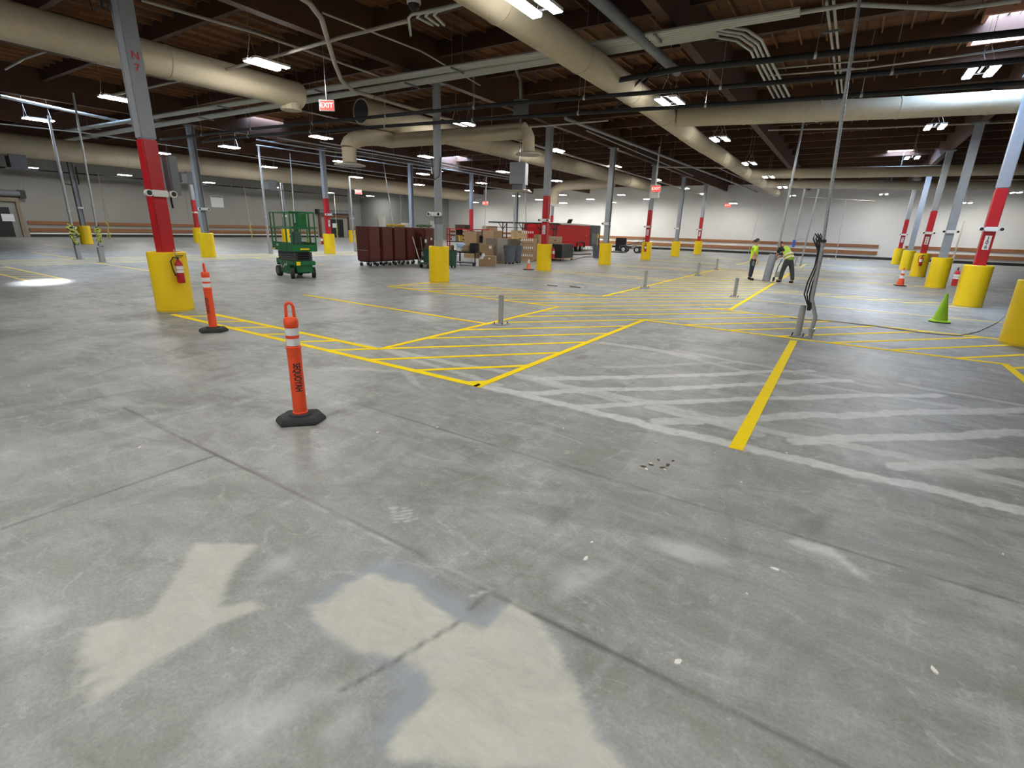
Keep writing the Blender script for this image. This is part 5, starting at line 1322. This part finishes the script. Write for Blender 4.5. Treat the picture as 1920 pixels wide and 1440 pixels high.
def hand(parent, c, d, curl=.4, side=1):
    # palm plus five fingers as short chains, d = pointing direction
    d = Vector(d).normalized(); up_ = Vector((0, 0, 1)) if abs(d.z) < .8 else Vector((1, 0, 0)); s = d.cross(up_).normalized(); n = s.cross(d)
    c = Vector(c); ch = []
    wr = c; pm = c+d*.05
    ch.append([(tuple(wr), (.024, .018)), (tuple(pm), (.034, .016))])
    for i, (off, L) in enumerate(((-.030, .062), (-.010, .075), (.010, .070), (.028, .055))):
        k = c+d*.085+s*off; a = k+d*L*.5-n*L*.5*curl; b = a+d*L*.4-n*L*.5*curl
        ch.append([(tuple(pm), (.034, .016)), (tuple(k), .010), (tuple(a), .009), (tuple(b), .0075)])
    th = c+d*.03+s*side*.035; ch.append([(tuple(pm), (.034, .016)), (tuple(th), .012), (tuple(th+d*.035+s*side*.02), .009)])
    return ch
def woman():
    P = at(1406, 525)
    f = (at(1470, 528)-P); f.z = 0; f.normalize(); s = Vector((f.y, -f.x, 0))   # facing the man, s = her right
    t = empty('person', 'worker in a bright yellow-green T-shirt and dark trousers standing and watching', 'person', P)
    def q(a, b, z): return tuple(f*a+s*b+Vector((0, 0, z*.955)))
    body = [[(q(0, 0, .92), (.13, .10)), (q(0, 0, 1.12), (.12, .09)), (q(0, 0, 1.32), (.15, .10)), (q(-.01, 0, 1.42), .08), (q(.01, 0, 1.50), .05), (q(.03, 0, 1.58), .05)]]
    for sg in (-1, 1):
        body.append([(q(0, 0, .92), (.13, .10)), (q(0, sg*.09, .86), .085), (q(.0, sg*.10, .5), .055), (q(-.02, sg*.10, .1), .038), (q(.02, sg*.10, .04), .04), (q(.13, sg*.11, .03), .03)])
        wr = q(.10, sg*.20, .86) if sg > 0 else q(.13, sg*.16, .95)
        body.append([(q(-.01, 0, 1.42), .08), (q(-.01, sg*.16, 1.38), .055), (q(-.04, sg*.20, 1.12), .042), (wr, .028)])
        hc = hand(None, wr, Vector(q(.3, 0, 0))+Vector((0, 0, -1.0)) if True else None, .4, sg)
        body += hc
    chainmesh('body', body, 'skin', t)
    sh = [[(q(0, 0, .76), (.14, .12)), (q(0, 0, .88), (.15, .125)), (q(0, 0, 1.12), (.14, .11)), (q(0, 0, 1.32), (.165, .115)), (q(-.01, 0, 1.43), .09)]]
    for sg in (-1, 1): sh.append([(q(-.01, 0, 1.43), .09), (q(-.01, sg*.17, 1.385), .072), (q(-.035, sg*.2, 1.18), .068)])
    chainmesh('t_shirt', sh, 'hi_vis', t)
    tr = [[(q(0, 0, 1.0), (.13, .10)), (q(0, 0, .86), (.15, .12))]]
    for sg in (-1, 1): tr.append([(q(0, 0, .86), (.15, .12)), (q(0, sg*.09, .78), .105), (q(.0, sg*.10, .5), .075), (q(-.02, sg*.10, .12), .062)])
    chainmesh('trousers', tr, 'navy_cloth', t)
    for sg in (-1, 1): chainmesh('boot', [[(q(-.05, sg*.10, .14), .055), (q(-.04, sg*.10, .05), .055), (q(.14, sg*.11, .04), .045)]], 'black_cloth', t)
    head(t, q(.04, 0, 1.64), (f.x, f.y, -.1), 'hair', True)
    MB().box(q(-.02, .2, .72), (.08, .1, .2)).build('tool_pouch', 'dark_grey_paint', t, bevel=.02)
woman()
def man():
    P = at(1468, 530); tgt = at(1440, 526)
    f = (tgt-P); f.z = 0; f.normalize(); s = Vector((-f.y, f.x, 0))
    if s.dot(P) > 0: s = -s      # s points toward camera side
    t = empty('person', 'worker in a yellow-green vest bending forward to grip a grey tube', 'person', P)
    def q(a, b, z): return tuple(f*a+s*b+Vector((0, 0, z)))
    pel = q(-.10, 0, .92); ch1 = q(.06, 0, 1.15); ch2 = q(.22, 0, 1.33); nk = q(.33, 0, 1.42)
    body = [[(pel, (.14, .12)), (ch1, (.14, .11)), (ch2, (.17, .12)), (nk, .07), (q(.42, 0, 1.47), .055)]]
    legs = {1: [(q(-.08, .1, .85), .10), (q(-.02, .14, .5), .065), (q(.02, .16, .1), .045), (q(.06, .16, .04), .045), (q(.18, .17, .03), .035)], -1: [(q(-.12, -.1, .85), .10), (q(-.18, -.16, .5), .065), (q(-.26, -.2, .1), .045), (q(-.22, -.2, .04), .045), (q(-.10, -.2, .03), .035)]}
    hd = {1: q(.52, .10, .88), -1: q(.50, -.06, .98)}
    for sg in (1, -1):
        body.append([(pel, (.14, .12))]+legs[sg])
        body.append([(ch2, (.17, .12)), (q(.26, sg*.2, 1.32), .065), (q(.36, sg*.22, 1.06), .048), (hd[sg], .032)])
        body += hand(None, hd[sg], Vector(q(.7, -sg*.3, -.5)), .9, sg)
    chainmesh('body', body, 'skin', t)
    sh = [[(q(-.14, 0, .9), (.15, .13)), (q(-.02, 0, 1.02), (.15, .125)), (ch1, (.15, .125)), (ch2, (.18, .135)), (nk, .09)]]
    for sg in (1, -1): sh.append([(ch2, (.18, .135)), (q(.26, sg*.21, 1.31), .085), (q(.32, sg*.225, 1.14), .072)])
    chainmesh('shirt', sh, 'black_cloth', t)
    chainmesh('safety_vest', [[(q(-.17, 0, .86), (.17, .15)), (q(-.08, 0, .97), (.18, .155)), (q(.05, 0, 1.15), (.168, .142)), (q(.20, 0, 1.32), (.195, .15)), (q(.27, 0, 1.37), (.15, .11))]], 'vest_green', t)
    ax = (Vector(q(.05, 0, 1.15))-Vector(q(-.17, 0, .86))).normalized()
    for k in (.12, .26):
        c_ = Vector(q(-.17, 0, .86))+ax*k; MB().cyl(c_-ax*.028, c_+ax*.028, .192, n=28, caps=False).build('reflective_band', 'vest_tape', t, True)
    tr = [[(q(-.07, 0, 1.0), (.15, .13)), (q(-.11, 0, .86), (.16, .14))]]
    for sg in (1, -1):
        L = legs[sg]; tr.append([(q(-.11, 0, .86), (.16, .14)), (tuple(Vector(L[0][0])+Vector((0, 0, -.07))), .115), (L[1][0], .09), (L[2][0], .075)])
    chainmesh('trousers', tr, 'grey_cloth', t)
    for sg in (1, -1):
        L = legs[sg]; a = Vector(L[3][0]); b = Vector(L[4][0]); chainmesh('shoe', [[(tuple(a-f*.08+Vector((0, 0, .02))), .05), (tuple(a+Vector((0, 0, .02))), .055), (tuple(b+Vector((0, 0, .01))), .045)]], 'black_cloth', t)
    head(t, q(.50, 0, 1.50), (f.x*.8, f.y*.8, -.55), 'cap_red', False, True)
man()
# tube being held, and hand truck
A_ = at(1436, 527)
t = empty('grey_tube', 'large grey tube stood upright and held by the bending worker', 'tube', A_)
MB().tube([(0, 0, 0), (.10, 0, 1.08)], .15, 24).build('tube', 'grey_paint', t, True); MB().tube([(.10, 0, 1.081), (.10, 0, 1.084)], .12, 24).build('open_end', 'dark_grey_paint', t)
A_ = at(1450, 528)
t = empty('hand_truck', 'grey hand truck standing between the tube and the worker', 'hand truck', A_)
for x in (-.0, .22): MB().tube([(x, .1, 0.03), (x+.06, .1, .6), (x+.16, .15, .9)], .018).build('rail', 'scissor_grey', t, True)
MB().box((.12, .1, .3), (.24, .03, .24)).build('backplate', 'galv', t); MB().cyl((.0, .16, .09), (.24, .16, .09), .015).build('axle', 'steel', t)
for x in (-.03, .25): MB().cyl((x-.02, .16, .09), (x+.02, .16, .09), .09, n=16).build('wheel', 'black_rubber', t, True)

# ---------------------------------------------------------------- world, view
w = bpy.data.worlds.new('world'); scn.world = w; w.use_nodes = True
w.node_tree.nodes['Background'].inputs[0].default_value = (.6, .7, .85, 1); w.node_tree.nodes['Background'].inputs[1].default_value = .3
vs = scn.view_settings; vs.view_transform = 'Standard'; vs.look = 'None'; vs.exposure = 0.14; vs.gamma = 1; vs.use_curve_mapping = False
